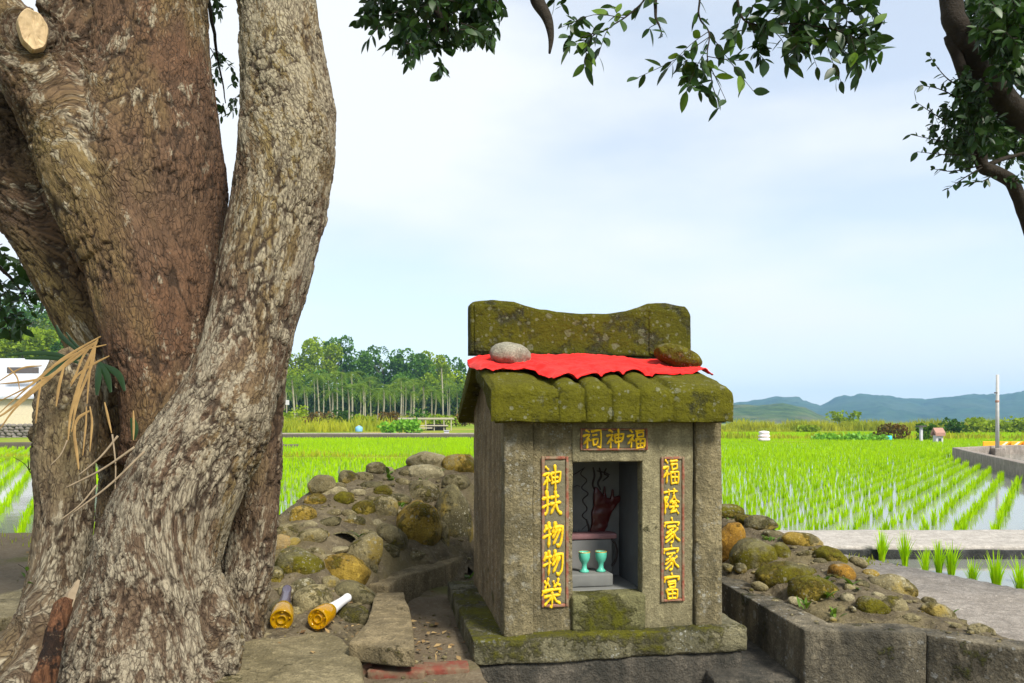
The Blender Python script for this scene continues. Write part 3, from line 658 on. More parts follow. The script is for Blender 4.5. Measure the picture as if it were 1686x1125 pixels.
def roll(x0, x1, h, seed, flat=0.0):
    """a raised roll: runs down the slope, over the eave and down the fascia"""
    path = [(y, zs(y), 0.0) for y in np.linspace(.40, .0, 18)] + [(-.010, .806, .5), (-.018, .800, .85), (-.021, .790, 1.0)] + [(-.021, z, 1.0) for z in np.linspace(.775, .722, 5)] + [(-.019, .712, 1.0)]
    n = 15; V = []
    for y, z, a in path:
        ny, nz = -math.sin(a * math.pi / 2) - .22 * (1 - a), math.cos(a * math.pi / 2)
        for k in range(n):
            t = k / (n - 1) * 2 - 1; e = max(0.0, 1 - abs(t) ** (2.0 + 6 * flat)) ** .55
            hh = h * (1 - .55 * a) * e + (-.004 if k in (0, n - 1) else 0)
            V.append(((x0 + x1) / 2 + t * (x1 - x0) / 2, y + ny * hh, z + nz * hh))
    V = np.array(V); m = len(path); w = V * 22 + seed
    V = V + .0045 * np.stack([fbm(w, 3, seed), fbm(w, 3, seed + 3), fbm(w, 3, seed + 6)], 1)
    idx = np.arange(m * n).reshape(m, n); F = np.stack([idx[:-1, :-1], idx[1:, :-1], idx[1:, 1:], idx[:-1, 1:]], -1).reshape(-1, 4)
    return ob('tile_roll', fix_normals(mesh('tile_roll', V, F)), MAT['roof'], roof)
def fx(px): return on_front(px, 640, -.02)[0]
roll(RX0, fx(900), .013, 1, 1.0); roll(fx(1106), RX1, .013, 2, 1.0)
for k, c in enumerate((938, 983, 1027, 1072)): roll(fx(c - 20), fx(c + 20), .019, 5 + k)
# ridge wall with a saddle-shaped top
top = [(775, 500), (780, 496), (812, 492.5), (848, 495), (864, 501), (890, 508), (920, 513), (960, 516), (1000, 516), (1030, 512), (1050, 506), (1068, 499.5), (1100, 498), (1115, 501), (1131, 504), (1137, 516)]
tp = np.array([on_front(px, py, .40) for px, py in top]); xs = np.linspace(tp[0, 0], tp[-1, 0], 90); zt = np.interp(xs, tp[:, 0], tp[:, 1])
V = []; m_ = 0
for x, z in zip(xs, zt):
    zz = np.concatenate([np.linspace(.946, z - .012, 12)]); ring = [(x, .400, q) for q in zz] + [(x, .404, z - .003), (x, .414, z)] + [(x, .470, z), (x, .480, z - .003)] + [(x, .484, q) for q in zz[::-1]]
    V += ring; m_ = len(ring)
V = np.array(V); F = [(k * m_ + j, k * m_ + (j + 1) % m_, (k + 1) * m_ + (j + 1) % m_, (k + 1) * m_ + j) for k in range(89) for j in range(m_)] + [tuple(range(m_)), tuple(range(89 * m_, 90 * m_))[::-1]]
w = V * 15; V = V + .0032 * np.stack([fbm(w, 3, 1) * .4, fbm(w, 4, 4), fbm(w, 3, 7)], 1)
rw = ob('ridge_wall', fix_normals(mesh('ridge_wall', V, F)), MAT['ridge'], roof)
# raised end panels of the ridge and the band it stands on
for x0, x1, sd in ((tp[0, 0] + .012, tp[4, 0], 3), (tp[11, 0], tp[-1, 0] - .012, 4)):
    V, F = rbox(x0, x1, .394, .41, .952, 1.115, r=.006, seg=.016, amp=.003, seed=sd); ob('end_panel', mesh('end_panel', V, F), MAT['ridge'], rw)
block('ridge_base', MAT['wall'], roof, tp[0, 0] + .03, tp[-1, 0] - .03, .408, .476, .86, .946, r=.006, seg=.02, amp=.003, seed=14)
for k, px in enumerate((895, 922, 950, 985, 1018, 1050)):
    c = on_front(px, 583, .40); V, F = lathe([(.0, -.02), (.014, -.019), (.018, -.012), (.018, .03)], 12); V = V[:, [0, 2, 1]] + [c[0], .405, .918]
    ob('tile_end', fix_normals(mesh('tile_end', V, F)), MAT['wall'], roof)

# ================================================================== ON AND IN THE SHRINE
# cups
def cup(px, label):
    x, z = on_front(px, 956, .19); prof = [(.0, .0), (.0150, .0), (.0152, .004), (.0085, .010), (.0075, .020), (.0095, .027), (.0150, .034), (.0180, .044), (.0185, .056), (.0176, .0605), (.0166, .0605), (.0162, .050), (.012, .040), (.0, .036)]
    V, F = lathe([(a * 1.02, b * 1.08) for a, b in prof], 28); c = empty('offering_cup', s2w(x, .19, .2255))
    o = ob('bowl', fix_normals(mesh('bowl', V, F)), MAT['celadon'], c)
    V, F = lathe([(.0186, .0632), (.0193, .0648), (.0186, .0664), (.0176, .0658)], 28); ob('rim', mesh('rim', V, F), MAT['gold'], c)
    tag(c, label, 'cup', 'pale green cups on the shrine step')
cup(962, 'left one of two pale green footed cups in the shrine niche')
cup(989.5, 'right one of two pale green footed cups in the shrine niche')
# red cloth lying over the rolls
def roof_top(x, y):
    h = np.zeros_like(x)
    for c in (938, 983, 1027, 1072):
        x0, x1 = fx(c - 20), fx(c + 20); t = np.clip(np.abs((x - (x0 + x1) / 2) / ((x1 - x0) / 2)), 0, 1); h = np.maximum(h, .019 * (1 - t ** 2) ** .55)
    for x0, x1 in ((RX0, fx(900)), (fx(1106), RX1)):
        t = np.clip(np.abs((x - (x0 + x1) / 2) / ((x1 - x0) / 2)), 0, 1); h = np.maximum(h, .013 * (1 - t ** 8) ** .55)
    return zs(y) + h
def make_cloth():
    nx, ny = 190, 40
    xs = np.linspace(.025, .855, nx); t = np.linspace(0, 1, ny)
    fr = np.array([(.025, .30), (.045, .20), (.075, .11), (.11, .13), (.15, .15), (.19, .135), (.225, .09), (.252, .015), (.28, .02), (.36, .05), (.44, .085), (.53, .12), (.60, .13), (.68, .12), (.76, .15), (.81, .17), (.855, .24)])
    bk = np.array([(.025, .34), (.07, .35), (.20, .358), (.5, .36), (.72, .356), (.81, .325), (.855, .28)])
    X = np.repeat(xs[:, None], ny, 1); y0 = np.interp(xs, fr[:, 0], fr[:, 1]); y1 = np.interp(xs, bk[:, 0], bk[:, 1])
    Y = y0[:, None] + (y1 - y0)[:, None] * t
    # cloth bridges the hollows between rolls
    base = roof_top(X, Y); k = np.hanning(27)[1:-1]; k /= k.sum()
    top = np.max([np.roll(np.pad(base, ((16, 16), (0, 0)), 'edge'), j, 0)[16:-16] for j in range(-9, 10)], 0)
    sm = np.apply_along_axis(lambda a: np.convolve(np.pad(a, 12, 'edge'), k, 'valid'), 0, top)
    wgt = np.clip(t * 2.2, .25, 1) ** 1.2; Z = np.maximum(base, sm * wgt + base * (1 - wgt)) + .004
    out = np.maximum(0, RX0 - X) + np.maximum(0, X - RX1); Z = Z - out * .45
    def nz(*c): return vnoise(np.stack(np.broadcast_arrays(*c), -1).reshape(-1, 3), 5).reshape(X.shape)
    Z = Z + .007 * np.abs(nz(X * 7 + 2.5 * Y, Y * 5, 0)) + .005 * (1 - np.abs(nz(X * 14 - Y * 22, Y * 5, 3))) ** 5 + .005 * (1 - np.abs(nz(X * 6, Y * 34 + X * 9, 6))) ** 4 + .0018 * nz(X * 90, Y * 90, 9)
    Z = Z + .010 * (1 - t) ** 6 * nz(X * 6, 0, 2); Y = Y + .010 * (1 - t) ** 3 * nz(X * 7, 0, 8)
    idx = np.arange(nx * ny).reshape(nx, ny); F = np.stack([idx[:-1, :-1], idx[1:, :-1], idx[1:, 1:], idx[:-1, 1:]], -1).reshape(-1, 4)
    W = np.array([s2w(a, b, c) for a, b, c in zip(X.ravel(), Y.ravel(), Z.ravel())]); return mesh('red_cloth', W, F)
cl = tag(ob('red_cloth', make_cloth(), MAT['cloth']), 'bright red cloth strip laid across the front slope of the shrine roof', 'cloth')
so = cl.modifiers.new('thick', 'SOLIDIFY'); so.thickness = .002; so.offset = 1

def stone_mesh(name, rx, ry, rz, seed, sub=4, rough=.05, angular=.0):
    V, F = ico(sub); V = V.copy()
    p = V * 1.1 + seed * 5.3
    d = 1 + .16 * fbm(p, 2, seed) + rough * fbm(p * 3.2, 3, seed + 4) + .012 * fbm(p * 11, 3, seed + 6)
    if angular:
        rs = np.random.default_rng(seed)
        for _ in range(7):
            n = rs.normal(size=3); n /= np.linalg.norm(n); h = V @ n; lim = rs.uniform(.62, .9)
            over = np.maximum(0, h - lim); V = V - angular * over[:, None] * n
    V = V * d[:, None]; V = np.sign(V) * np.abs(V) ** .92
    return mesh(name, V * np.array([rx, ry, rz]), F.copy())
def roof_stone(px, py, w, h, yl, mat, label, rot, seed, lift):
    d = ray(px, py); o = EYE - SO; t = (yl - o @ ey_) / (d @ ey_); c = EYE + d * t; s = t / FPX
    st = ob('cobble', stone_mesh('cobble', w / 2 * s, .055, h / 2 * s, seed), MAT[mat])
    st.location = c; st.rotation_euler = (R(4), R(rot), TH); tag(st, label, 'stone', 'stones holding down the red cloth')
roof_stone(841, 585, 72, 38, .27, 'stone_plain', 'grey oval stone weighing down the red cloth on the shrine roof', 6, 3, 0)
roof_stone(1116, 588, 84, 38, .25, 'stone_olive', 'mossy olive stone weighing down the red cloth on the shrine roof', 18, 8, 0)

# ================================================================== STONE MOUNDS
class Surf:
    """a smooth surface through measured points"""
    def __init__(s, pts, seed, amp=.012):
        s.p = np.array(pts, float); s.seed = seed; s.amp = amp; n = len(s.p)
        D = np.linalg.norm(s.p[:, None, :2] - s.p[None, :, :2], axis=2)
        A = np.zeros((n + 3, n + 3)); A[:n, :n] = D + 0 * np.eye(n); A[:n, n] = 1; A[:n, n + 1:] = s.p[:, :2]; A[n:, :n] = A[:n, n:].T
        A[:n, :n] -= .02 * np.eye(n); s.c = np.linalg.solve(A, np.concatenate([s.p[:, 2], np.zeros(3)]))
    def __call__(s, x, y):
        sh = np.shape(x); x = np.ravel(x); y = np.ravel(y)
        D = np.sqrt((x[:, None] - s.p[None, :, 0]) ** 2 + (y[:, None] - s.p[None, :, 1]) ** 2)
        z = D @ s.c[:-3] + s.c[-3] + s.c[-2] * x + s.c[-1] * y
        q = np.stack([x, y, x * 0], -1)
        z = z + s.amp * fbm(q * 7, 4, s.seed) + s.amp * .6 * fbm(q * 28, 3, s.seed + 3); return z.reshape(sh)
    def hit(s, px, py, near=2.0, far=5.2):
        d = ray(px, py); Y = np.linspace(near, far, 700); q = EYE[None] + d[None] * (Y / d[1])[:, None]
        below = np.nonzero(q[:, 2] <= s(q[:, 0], q[:, 1]))[0]
        return q[below[0]] if len(below) else None
pl = [P(*a) for a in ((460, 852, 3.1), (520, 806, 3.4), (600, 776, 3.75), (680, 760, 4.1), (773, 758, 4.3), (500, 872, 2.95), (560, 850, 3.2), (620, 850, 3.3), (640, 805, 3.6), (720, 805, 3.75), (690, 790, 3.85),
      (760, 800, 3.75), (470, 940, 2.72), (520, 920, 2.82), (590, 915, 2.95), (640, 900, 3.1), (450, 1005, 2.5), (520, 1015, 2.45), (590, 1000, 2.65), (620, 955, 2.95), (430, 960, 2.65), (700, 895, 3.35), (760, 880, 3.5))]
pl += [(-1.35, 3.0, .0), (-1.3, 3.5, .05), (-1.15, 4.0, .05), (-.9, 4.5, .0), (-.4, 4.9, .0), (.2, 5.0, .0), (.2, 4.3, .46), (.2, 3.8, .3), (-1.25, 2.6, .0), (-1.2, 2.2, .0), (-.9, 2.1, .02), (-.5, 2.1, .02), (.3, 3.4, .0), (-.08, 3.4, -.05), (-.3, 2.85, -.06), (-.12, 3.2, -.08), (-.2, 2.5, -.08), (-.25, 2.1, -.08), (-.40, 2.4, -.03), (-.35, 2.75, -.06), (-.25, 3.05, -.06), (-.55, 2.80, .05), (-.48, 3.02, .05), (-.33, 3.28, .05), (-.2, 3.50, .05)]
SL = Surf(pl, 21, .016)
pr_ = [P(*a) for a in ((1185, 848, 3.6), (1250, 864, 3.45), (1330, 890, 3.25), (1385, 915, 3.05), (1440, 952, 2.8), (1540, 998, 2.55), (1640, 1046, 2.3), (1240, 922, 3.05), (1290, 950, 2.8), (1350, 945, 2.75),
       (1420, 985, 2.5), (1480, 1012, 2.4), (1185, 950, 2.98), (1262, 990, 2.64), (1330, 1030, 2.36), (1430, 1030, 2.36), (1525, 1040, 2.32), (1686, 1066, 2.16))]
pr_ += [(1.55, 4.0, -.26), (1.75, 3.3, -.26), (1.85, 2.7, -.26), (1.85, 2.1, -.26), (1.0, 4.3, -.1), (.5, 4.6, .0), (.4, 4.1, .42), (.8, 3.9, .33), (1.9, 1.6, -.26), (.6, 3.4, .05), (1.6, 1.9, .04)]
SR = Surf(pr_, 33, .016)
def surf_mesh(name, S, xs, ys, keep):
    def near_wall(x, y):
        z = S(x, y)
        if S is SR:
            d = np.full(x.shape, 9.0)
            for a, b in zip(WALL[:-1], WALL[1:]):
                ab = b - a; t = np.clip(((x - a[0]) * ab[0] + (y - a[1]) * ab[1]) / (ab @ ab), 0, 1); d = np.minimum(d, np.hypot(x - a[0] - t * ab[0], y - a[1] - t * ab[1]))
            z = np.where(d < .20, np.minimum(z, .082 + np.maximum(0, d - .11) * 1.2), z)
        for S_, cx, cy, cz, rx, ry, rz in DONE:      # mortar climbs the flanks of every stone
            if S_ is not S: continue
            e = ((x - cx) / (rx * 1.25)) ** 2 + ((y - cy) / (ry * 1.35)) ** 2; lift = cz + rz * (-.12 - .9 * np.maximum(0, e - .5)); z = np.where(e < 1.6, np.maximum(z, np.minimum(lift, z + rz * .28)), z)
        q = np.stack([x, y, x * 0], -1).reshape(-1, 3); z = z + (.009 * fbm(q * 22, 4, 71)).reshape(x.shape)
        return z
    me = grid_mesh(name, xs, ys, near_wall)
    return trim_mesh(me, keep)
WALL = np.array([(.775, 3.35), (.804, 2.861), (.866, 2.187), (1.2076, 2.155), (1.392, 2.009), (2.2, 1.65)])
CURB = np.array([(-.20, 3.50), (-.30, 3.22), (-.50, 2.96), (-.52, 2.70), (-.45, 2.1)])
def in_left(x, y):
    if x > .30: return False
    if x > -.2: return y > 3.35
    cx = np.interp(-y, -CURB[:, 1], CURB[:, 0]); return x < cx + .07 or y > 3.46
def in_right(x, y):
    if x < .28: return False
    if y > 3.45: return True
    if y > 2.187: return x > np.interp(-y, -WALL[:, 1], WALL[:, 0]) + .03
    return y > np.interp(x, WALL[2:, 0], WALL[2:, 1]) + .04 and x > .9
lm = empty('stone_mound', (-.6, 3.3, 0)); tag(lm, 'tall mound of river stones set in earth between the tree and the shrine', 'mound')
rm = empty('stone_mound', (1.2, 2.8, 0)); tag(rm, 'lower mound of mossy stones behind the low wall beside the footpath', 'mound')
def keep_world(o, par):
    o.parent = par; o.matrix_parent_inverse = Matrix.Translation(-par.location)
DONE = []
def stones(S, par, lst, seed0):
    rs = np.random.default_rng(seed0)
    for k, (px, py, w, h, rot, mt) in enumerate(lst):
        q = S.hit(px, py + h * .18)
        if q is None: q = S.hit(px, py + h * .6)
        if q is None: continue
        s = q[1] / FPX; rx = w * s * .54; rz = h * s * .66; ry = min(rx, max(rz * 1.25, rx * .65))
        o = ob('stone', stone_mesh('stone', rx, ry, rz, seed0 + k, 4 if w > 24 else 3, .06, .4), MAT[mt]); d = ray(px, py)
        c = EYE + d * ((q[1] + ry * .34) / d[1]); c[2] -= rz * .10; o.location = c; DONE.append((S, c[0], c[1], c[2], rx, ry, rz))
        o.rotation_euler = (R(rs.uniform(-8, 8)), R(rot), R(rs.uniform(-12, 12))); keep_world(o, par)
g, pa, ol, og, ye, dk = 'stone_grey', 'stone_pale', 'stone_olive', 'stone_orange', 'stone_yellow', 'stone_dark'
stones(SL, lm, [(702, 756, 62, 22, 2, pa), (756, 767, 56, 36, -4, ye), (702, 779, 62, 24, 6, pa), (697, 812, 60, 34, 22, g), (751, 796, 50, 26, 0, g), (684, 869, 78, 84, 20, ye), (747, 858, 64, 106, 0, dk), (618, 771, 32, 18, 0, g), (638, 777, 24, 16, 0, pa),
  (600, 786, 36, 16, 3, g), (573, 786, 32, 20, 0, g), (531, 799, 42, 28, -8, g), (541, 811, 54, 20, -5, pa), (520, 824, 38, 18, -5, ye), (564, 823, 40, 22, -12, ol), (497, 850, 48, 30, -14, ye), (597, 838, 40, 28, -24, ol), (629, 810, 30, 18, -5, ol),
  (472, 876, 44, 24, -14, g), (463, 896, 36, 30, -10, og), (512, 884, 52, 22, -12, g), (596, 911, 56, 62, 35, g), (492, 932, 84, 42, 22, ol), (568, 938, 82, 46, 20, ye), (452, 951, 28, 30, 0, ol), (513, 990, 62, 46, -8, g), (584, 980, 74, 40, 25, dk), (573, 1014, 66, 30, 5, dk),
  (643, 884, 56, 34, 30, g), (729, 889, 20, 54, 0, g), (632, 838, 40, 40, 25, g), (552, 906, 44, 11, -3, pa), (663, 795, 26, 12, 8, g), (652, 822, 46, 16, 0, dk), (585, 858, 34, 16, 15, dk), (540, 862, 44, 16, -18, dk), (610, 800, 40, 12, 0, dk), (476, 912, 30, 20, 10, g), (463, 1000, 34, 26, 0, dk),
  (678, 760, 20, 10, 0, g), (655, 768, 16, 9, 0, g), (560, 800, 20, 10, 0, g), (520, 908, 30, 12, 10, g), (480, 892, 26, 14, -10, g), (530, 880, 24, 12, 0, ye), (548, 845, 26, 12, -10, g), (508, 865, 28, 12, -14, pa), (605, 880, 34, 14, 12, g), (620, 862, 24, 12, 0, pa), (575, 846, 24, 12, 10, g), (660, 846, 22, 12, 10, pa), (668, 780, 24, 11, 0, g), (590, 812, 26, 12, -6, pa), (612, 822, 24, 11, 5, g), (725, 822, 26, 16, 10, g), (720, 780, 20, 10, 5, dk), (540, 920, 34, 14, 12, pa), (470, 975, 30, 20, 0, g), (540, 1004, 26, 16, 5, g), (488, 1008, 24, 14, 0, g), (640, 905, 40, 18, 10, dk), (680, 915, 40, 14, -8, g), (612, 940, 20, 26, 10, dk), (500, 965, 36, 24, 10, dk), (545, 962, 30, 24, 0, g)], 100)
stones(SR, rm, [(1199, 842, 50, 24, 5, ol), (1229, 856, 38, 16, 10, ol), (1252, 861, 52, 22, 12, dk), (1309, 872, 48, 18, 5, og), (1198, 893, 46, 62, 38, og), (1240, 917, 72, 56, -24, ol), (1284, 909, 34, 30, 15, ol), (1321, 890, 68, 26, 8, ye), (1294, 946, 92, 34, -6, ol),
  (1340, 975, 76, 44, 12, ol), (1367, 917, 54, 26, 22, ol), (1383, 946, 42, 30, 8, og), (1434, 945, 28, 14, 5, ye), (1470, 967, 68, 34, 6, g), (1517, 975, 32, 22, 38, ye), (1437, 1001, 52, 28, 8, ol), (1469, 997, 42, 26, 8, g), (1546, 1008, 54, 22, 18, g), (1617, 1038, 44, 18, 12, g), (1395, 985, 22, 14, 0, pa),
  (1412, 925, 30, 14, 20, g), (1220, 935, 20, 14, 0, dk), (1500, 1018, 26, 12, 0, g), (1590, 1020, 24, 10, 10, dk), (1350, 925, 22, 10, 0, dk), (1268, 880, 26, 12, 10, dk), (1400, 968, 20, 12, 20, g), (1260, 905, 22, 12, 10, g), (1215, 870, 26, 12, 0, dk), (1330, 912, 24, 10, 8, g), (1420, 962, 22, 12, 10, dk), (1380, 1005, 24, 12, 0, g), (1310, 990, 24, 12, 10, pa), (1445, 980, 20, 10, 0, pa), (1530, 990, 24, 12, 15, g), (1250, 965, 26, 12, 15, g), (1200, 935, 22, 12, 20, dk), (1570, 1030, 26, 10, 5, g)], 200)
keep_world(ob('earth_bed', surf_mesh('earth_bed', SL, np.arange(-1.4, .32, .012), np.arange(2.1, 5.0, .014), in_left), MAT['mortar']), lm)
keep_world(ob('earth_bed', surf_mesh('earth_bed', SR, np.arange(.26, 2.0, .012), np.arange(1.7, 4.7, .014), in_right), MAT['mortar']), rm)
# pebbles and crumbs lying on both mounds, too many and too small to count
def pebbles(S, par, n, x0, x1, y0, y1, keep, seed):
    rs = np.random.default_rng(seed); V0, F0 = ico(1); mb_v = []; mb_f = []
    xy = np.array([q for q in rs.uniform((x0, y0), (x1, y1), (n * 3, 2)) if keep(*q)])[:n]; zs_ = S(xy[:, 0], xy[:, 1])
    for k, ((x, y), z) in enumerate(zip(xy, zs_)):
        r = .003 + .011 * rs.random() ** 3
        v = V0 * (1 + .12 * rs.normal(size=(len(V0), 1))) * np.array([r * rs.uniform(1, 1.7), r, r * rs.uniform(.5, .8)])
        mb_v.append(v + [x, y, z + r * .3]); mb_f.append(F0 + k * len(V0))
    o = ob('pebbles', mesh('pebbles', np.concatenate(mb_v), np.concatenate(mb_f)), MAT['stone_grey']); o['kind'] = 'stuff'; keep_world(o, par)
pebbles(SL, lm, 700, -1.1, .2, 2.4, 4.3, in_left, 5); pebbles(SR, rm, 600, .85, 1.7, 2.0, 3.7, in_right, 6)
# a broken pot, mouth towards the path, half sunk in the tall mound
q = SL.hit(566, 884); V = []; n_ = 16
for k, (rad, dy) in enumerate(((.052, 0), (.058, .004), (.056, .02), (.05, .07), (.046, .07), (.047, .02), (.047, .004))):
    for j in range(n_ + 1):
        a = math.pi * j / n_; V.append((q[0] + rad * 1.15 * math.cos(a), q[1] - .03 + dy, q[2] - .02 + rad * .75 * math.sin(a)))
F = [(k * (n_ + 1) + j, k * (n_ + 1) + j + 1, (k + 1) * (n_ + 1) + j + 1, (k + 1) * (n_ + 1) + j) for k in range(6) for j in range(n_)]
keep_world(ob('pot_shard', fix_normals(mesh('pot_shard', V, F)), MAT['stone_dark']), lm)

# ================================================================== LOW WALLS, CURB, SLABS
def offset_wall(name, pts, thick, z0, z1, mat, side=1, zt=None):
    pts = np.array(pts, float); tn = np.gradient(pts, axis=0); tn /= np.linalg.norm(tn, axis=1, keepdims=True)
    nn = np.stack([-tn[:, 1], tn[:, 0]], 1) * side * thick; return list(map(tuple, pts)) + list(map(tuple, (pts + nn)[::-1]))
def prism(name, pts, z0, z1, mat, parent=None, r=.008, cuts=.035, amp=.004, sc=12, seed=0):
    V, F = extrude_poly(pts, z0, z1); me = worn(mesh(name, V, F), r, cuts, amp, sc, seed); return ob(name, me, MAT[mat], parent)
w1 = prism('low_wall', [(.775, 3.35), (.804, 2.861), (.866, 2.187), (1.2085, 2.155), (1.2085, 2.25), (.97, 2.27), (.905, 2.87), (.875, 3.36)], -.45, .095, 'lowwall', None, .005, .03, .004, 9, 3)
tag(w1, 'dark stained low concrete wall bending back along the shrine side', 'wall')
w2 = prism('low_wall', [(1.211, 2.154), (1.392, 2.009), (2.3, 1.62), (2.34, 1.72), (1.44, 2.11), (1.211, 2.25)], -.45, .091, 'lowwall', None, .005, .03, .004, 9, 8)
tag(w2, 'dark stained low concrete wall beyond the crack, running out of the picture', 'wall')
# gully floor beside the plinth
prism('gully_floor', [(.60, 2.20), (.865, 2.21), (.83, 3.2), (.55, 3.2)], -.45, -.055, 'foundation', None, .01, .06, .012, 6, 5)['kind'] = 'structure'
# broken curb round the other side
c1 = prism('kerb', [tuple(G(*p, .10)[:2]) for p in ((773, 911), (731, 931), (660, 949), (640, 965), (603, 964))][::-1] + [(-.47, 3.20), (-.33, 3.40), (-.17, 3.70)][:0] + [(-.52, 2.93), (-.36, 3.26), (-.17, 3.57)], -.05, .10, 'curb', None, .008, .03, .005, 10, 11)
tag(c1, 'narrow concrete kerb curving behind the shrine at the foot of the stone mound', 'kerb')
c2 = prism('kerb_block', [tuple(G(*p, .10)[:2]) for p in ((573, 1058), (640, 1066), (684, 1067), (676, 1015), (666, 973), (618, 975), (612, 1000), (600, 1030))], .045, .10, 'curb', None, .008, .025, .006, 11, 13)
tag(c2, 'thick broken concrete slab lying on red bricks between bottles and shrine', 'slab')
fl = prism('gully_floor', [(-.48, 1.93), (-.05, 1.93), (-.12, 2.2), (-.16, 3.5), (-.25, 3.4), (-.36, 3.1), (-.42, 2.7)], -.2, .012, 'soil', None, .005, .05, .012, 9, 17); fl['kind'] = 'structure'
def brick(px, py, z, rz, lx, ly, lz, label, rx=0, ry=0):
    V, F = rbox(-lx / 2, lx / 2, -ly / 2, ly / 2, 0, lz, r=.006, seg=.015, amp=.003, sc=25, seed=int(px)); o = ob('brick', mesh('brick', V, F), MAT['brick'])
    o.location = G(px, py, z); o.rotation_euler = (R(rx), R(ry), R(rz)); tag(o, label, 'brick', 'red bricks under the broken slab')
brick(628, 1088, -.002, -14, .18, .085, .046, 'red brick lying flat under the broken kerb slab, most of it hidden')
brick(596, 1112, -.012, -75, .12, .05, .05, 'narrow red brick end standing beside the pale ground slab')
brick(734, 1112, -.004, 7, .13, .07, .03, 'red brick sunk in the gully floor beside the plinth corner')
brick(655, 1128, -.02, -4, .16, .07, .05, 'red brick at the bottom edge in front of the broken slab')
s1 = prism('ground_slab', [tuple(G(*p, .05)[:2]) for p in ((385, 1150), (600, 1150), (592, 1078), (545, 1050), (480, 1036), (420, 1040), (388, 1052))], -.1, .062, 'slab', None, .012, .022, .014, 9, 19)
tag(s1, 'flat pale earthy slab in front of the bottles beside the trunk', 'slab')
s2 = prism('ground_slab', [tuple(G(*p, .04)[:2]) for p in ((180, 1180), (428, 1180), (424, 1112), (350, 1104), (250, 1108), (195, 1122))], -.1, .068, 'slab', None, .012, .022, .014, 9, 23)
tag(s2, 'rough pale slab at the very foot of the trunk', 'slab')
s3 = prism('ground_slab', [tuple(G(*p, .03)[:2]) for p in ((600, 1160), (740, 1160), (690, 1120), (612, 1112))], -.1, .02, 'slab', None, .01, .025, .010, 8, 29)
tag(s3, 'crumbled slab piece at the bottom edge below the red bricks', 'slab')
s4 = prism('ground_slab', [tuple(G(*p, .0)[:2]) for p in ((-40, 1000), (60, 968), (70, 985), (30, 1020), (-40, 1040))], -.1, .02, 'slab', None, .01, .03, .01, 8, 31)
tag(s4, 'mossy flat slab on the earth behind the grey stem, at the picture edge', 'slab')

# ================================================================== THE OLD TREE
STEMS = {   # (px, py, distance, half width in px), tone 0 warm brown .. 1 grey, pale flakes
 'R': ([(235, 1200, 1.98, 165), (240, 1100, 1.97, 130), (246, 990, 1.97, 106), (266, 885, 1.98, 94), (314, 780, 2.0, 86), (360, 700, 2.03, 79), (390, 620, 2.06, 71), (418, 530, 2.10, 69), (440, 430, 2.13, 75), (462, 330, 2.15, 79), (475, 240, 2.17, 80), (474, 150, 2.2, 76), (464, 60, 2.22, 69), (456, -20, 2.25, 66), (450, -150, 2.3, 62), (440, -400, 2.45, 55)], .50, 1.0),
 'B': ([(402, 1160, 2.32, 44), (398, 1040, 2.32, 40), (406, 950, 2.32, 42), (412, 850, 2.31, 45), (417, 750, 2.29, 44), (424, 660, 2.25, 37), (434, 590, 2.2, 31)], .45, .45),
 'C': ([(240, 770, 2.10, 36), (262, 700, 2.11, 54), (266, 620, 2.13, 72), (260, 520, 2.16, 92), (254, 420, 2.19, 108), (246, 320, 2.21, 125), (238, 220, 2.23, 120), (236, 120, 2.25, 108), (238, 0, 2.27, 102), (246, -150, 2.3, 96), (250, -400, 2.45, 85)], .10, .25),
 'D': ([(225, 420, 2.15, 86), (165, 290, 2.13, 86), (104, 188, 2.10, 74), (45, 100, 2.06, 60), (-5, 35, 2.03, 52), (-80, -80, 1.98, 45), (-170, -260, 1.95, 38)], .35, .6),
 'D2': ([(150, 230, 2.13, 62), (118, 130, 2.11, 48), (112, 40, 2.10, 44), (118, -60, 2.10, 44), (120, -200, 2.1, 40)], .45, .7),
 'S': ([(100, 190, 2.13, 40), (76, 120, 2.08, 38), (58, 66, 2.01, 34), (54, 52, 1.985, 32)], .4, .7),
 'E': ([(215, 760, 2.3, 50), (205, 650, 2.32, 60), (188, 570, 2.32, 66), (160, 495, 2.32, 72), (112, 385, 2.32, 82), (62, 312, 2.33, 86), (0, 240, 2.35, 84), (-90, 150, 2.38, 76), (-220, 0, 2.4, 66), (-320, -150, 2.4, 55)], .15, .35),
 'E2': ([(20, 250, 2.25, 40), (4, 205, 2.22, 34), (-20, 170, 2.2, 30)], .6, .6),
 'F': ([(45, 1200, 2.0, 110), (66, 1100, 2.01, 76), (92, 1000, 2.0, 54), (104, 900, 2.0, 46), (108, 790, 2.0, 43), (110, 700, 2.01, 42), (114, 640, 2.03, 40), (128, 600, 2.1, 30)], .95, .5),
 'G': ([(200, 1020, 2.30, 52), (205, 880, 2.38, 46), (212, 780, 2.42, 46), (212, 700, 2.42, 50), (206, 620, 2.40, 50)], .55, .45),
 'H': ([(20, 1090, 1.98, 40), (60, 1010, 2.0, 30), (84, 930, 2.02, 24)], .8, .5),
 'I': ([(-30, 1130, 1.95, 46), (40, 1060, 1.97, 40), (90, 980, 2.0, 30)], .7, .5),
 'J': ([(330, 960, 2.0, 34), (345, 1010, 1.99, 40), (356, 1060, 1.98, 40), (352, 1110, 1.97, 36)], .35, .3),
 'K': ([(300, 900, 2.02, 40), (292, 960, 1.99, 40), (284, 1040, 1.94, 46), (275, 1150, 1.9, 62)], .55, .8),
 'N': ([(66, 716, 2.02, 20), (72, 717, 1.99, 19), (76, 716, 2.03, 22)], .9, .5),
 'Q': ([(185, 1010, 1.98, 40), (168, 1085, 1.95, 40), (150, 1180, 1.92, 50)], .5, .6),
}
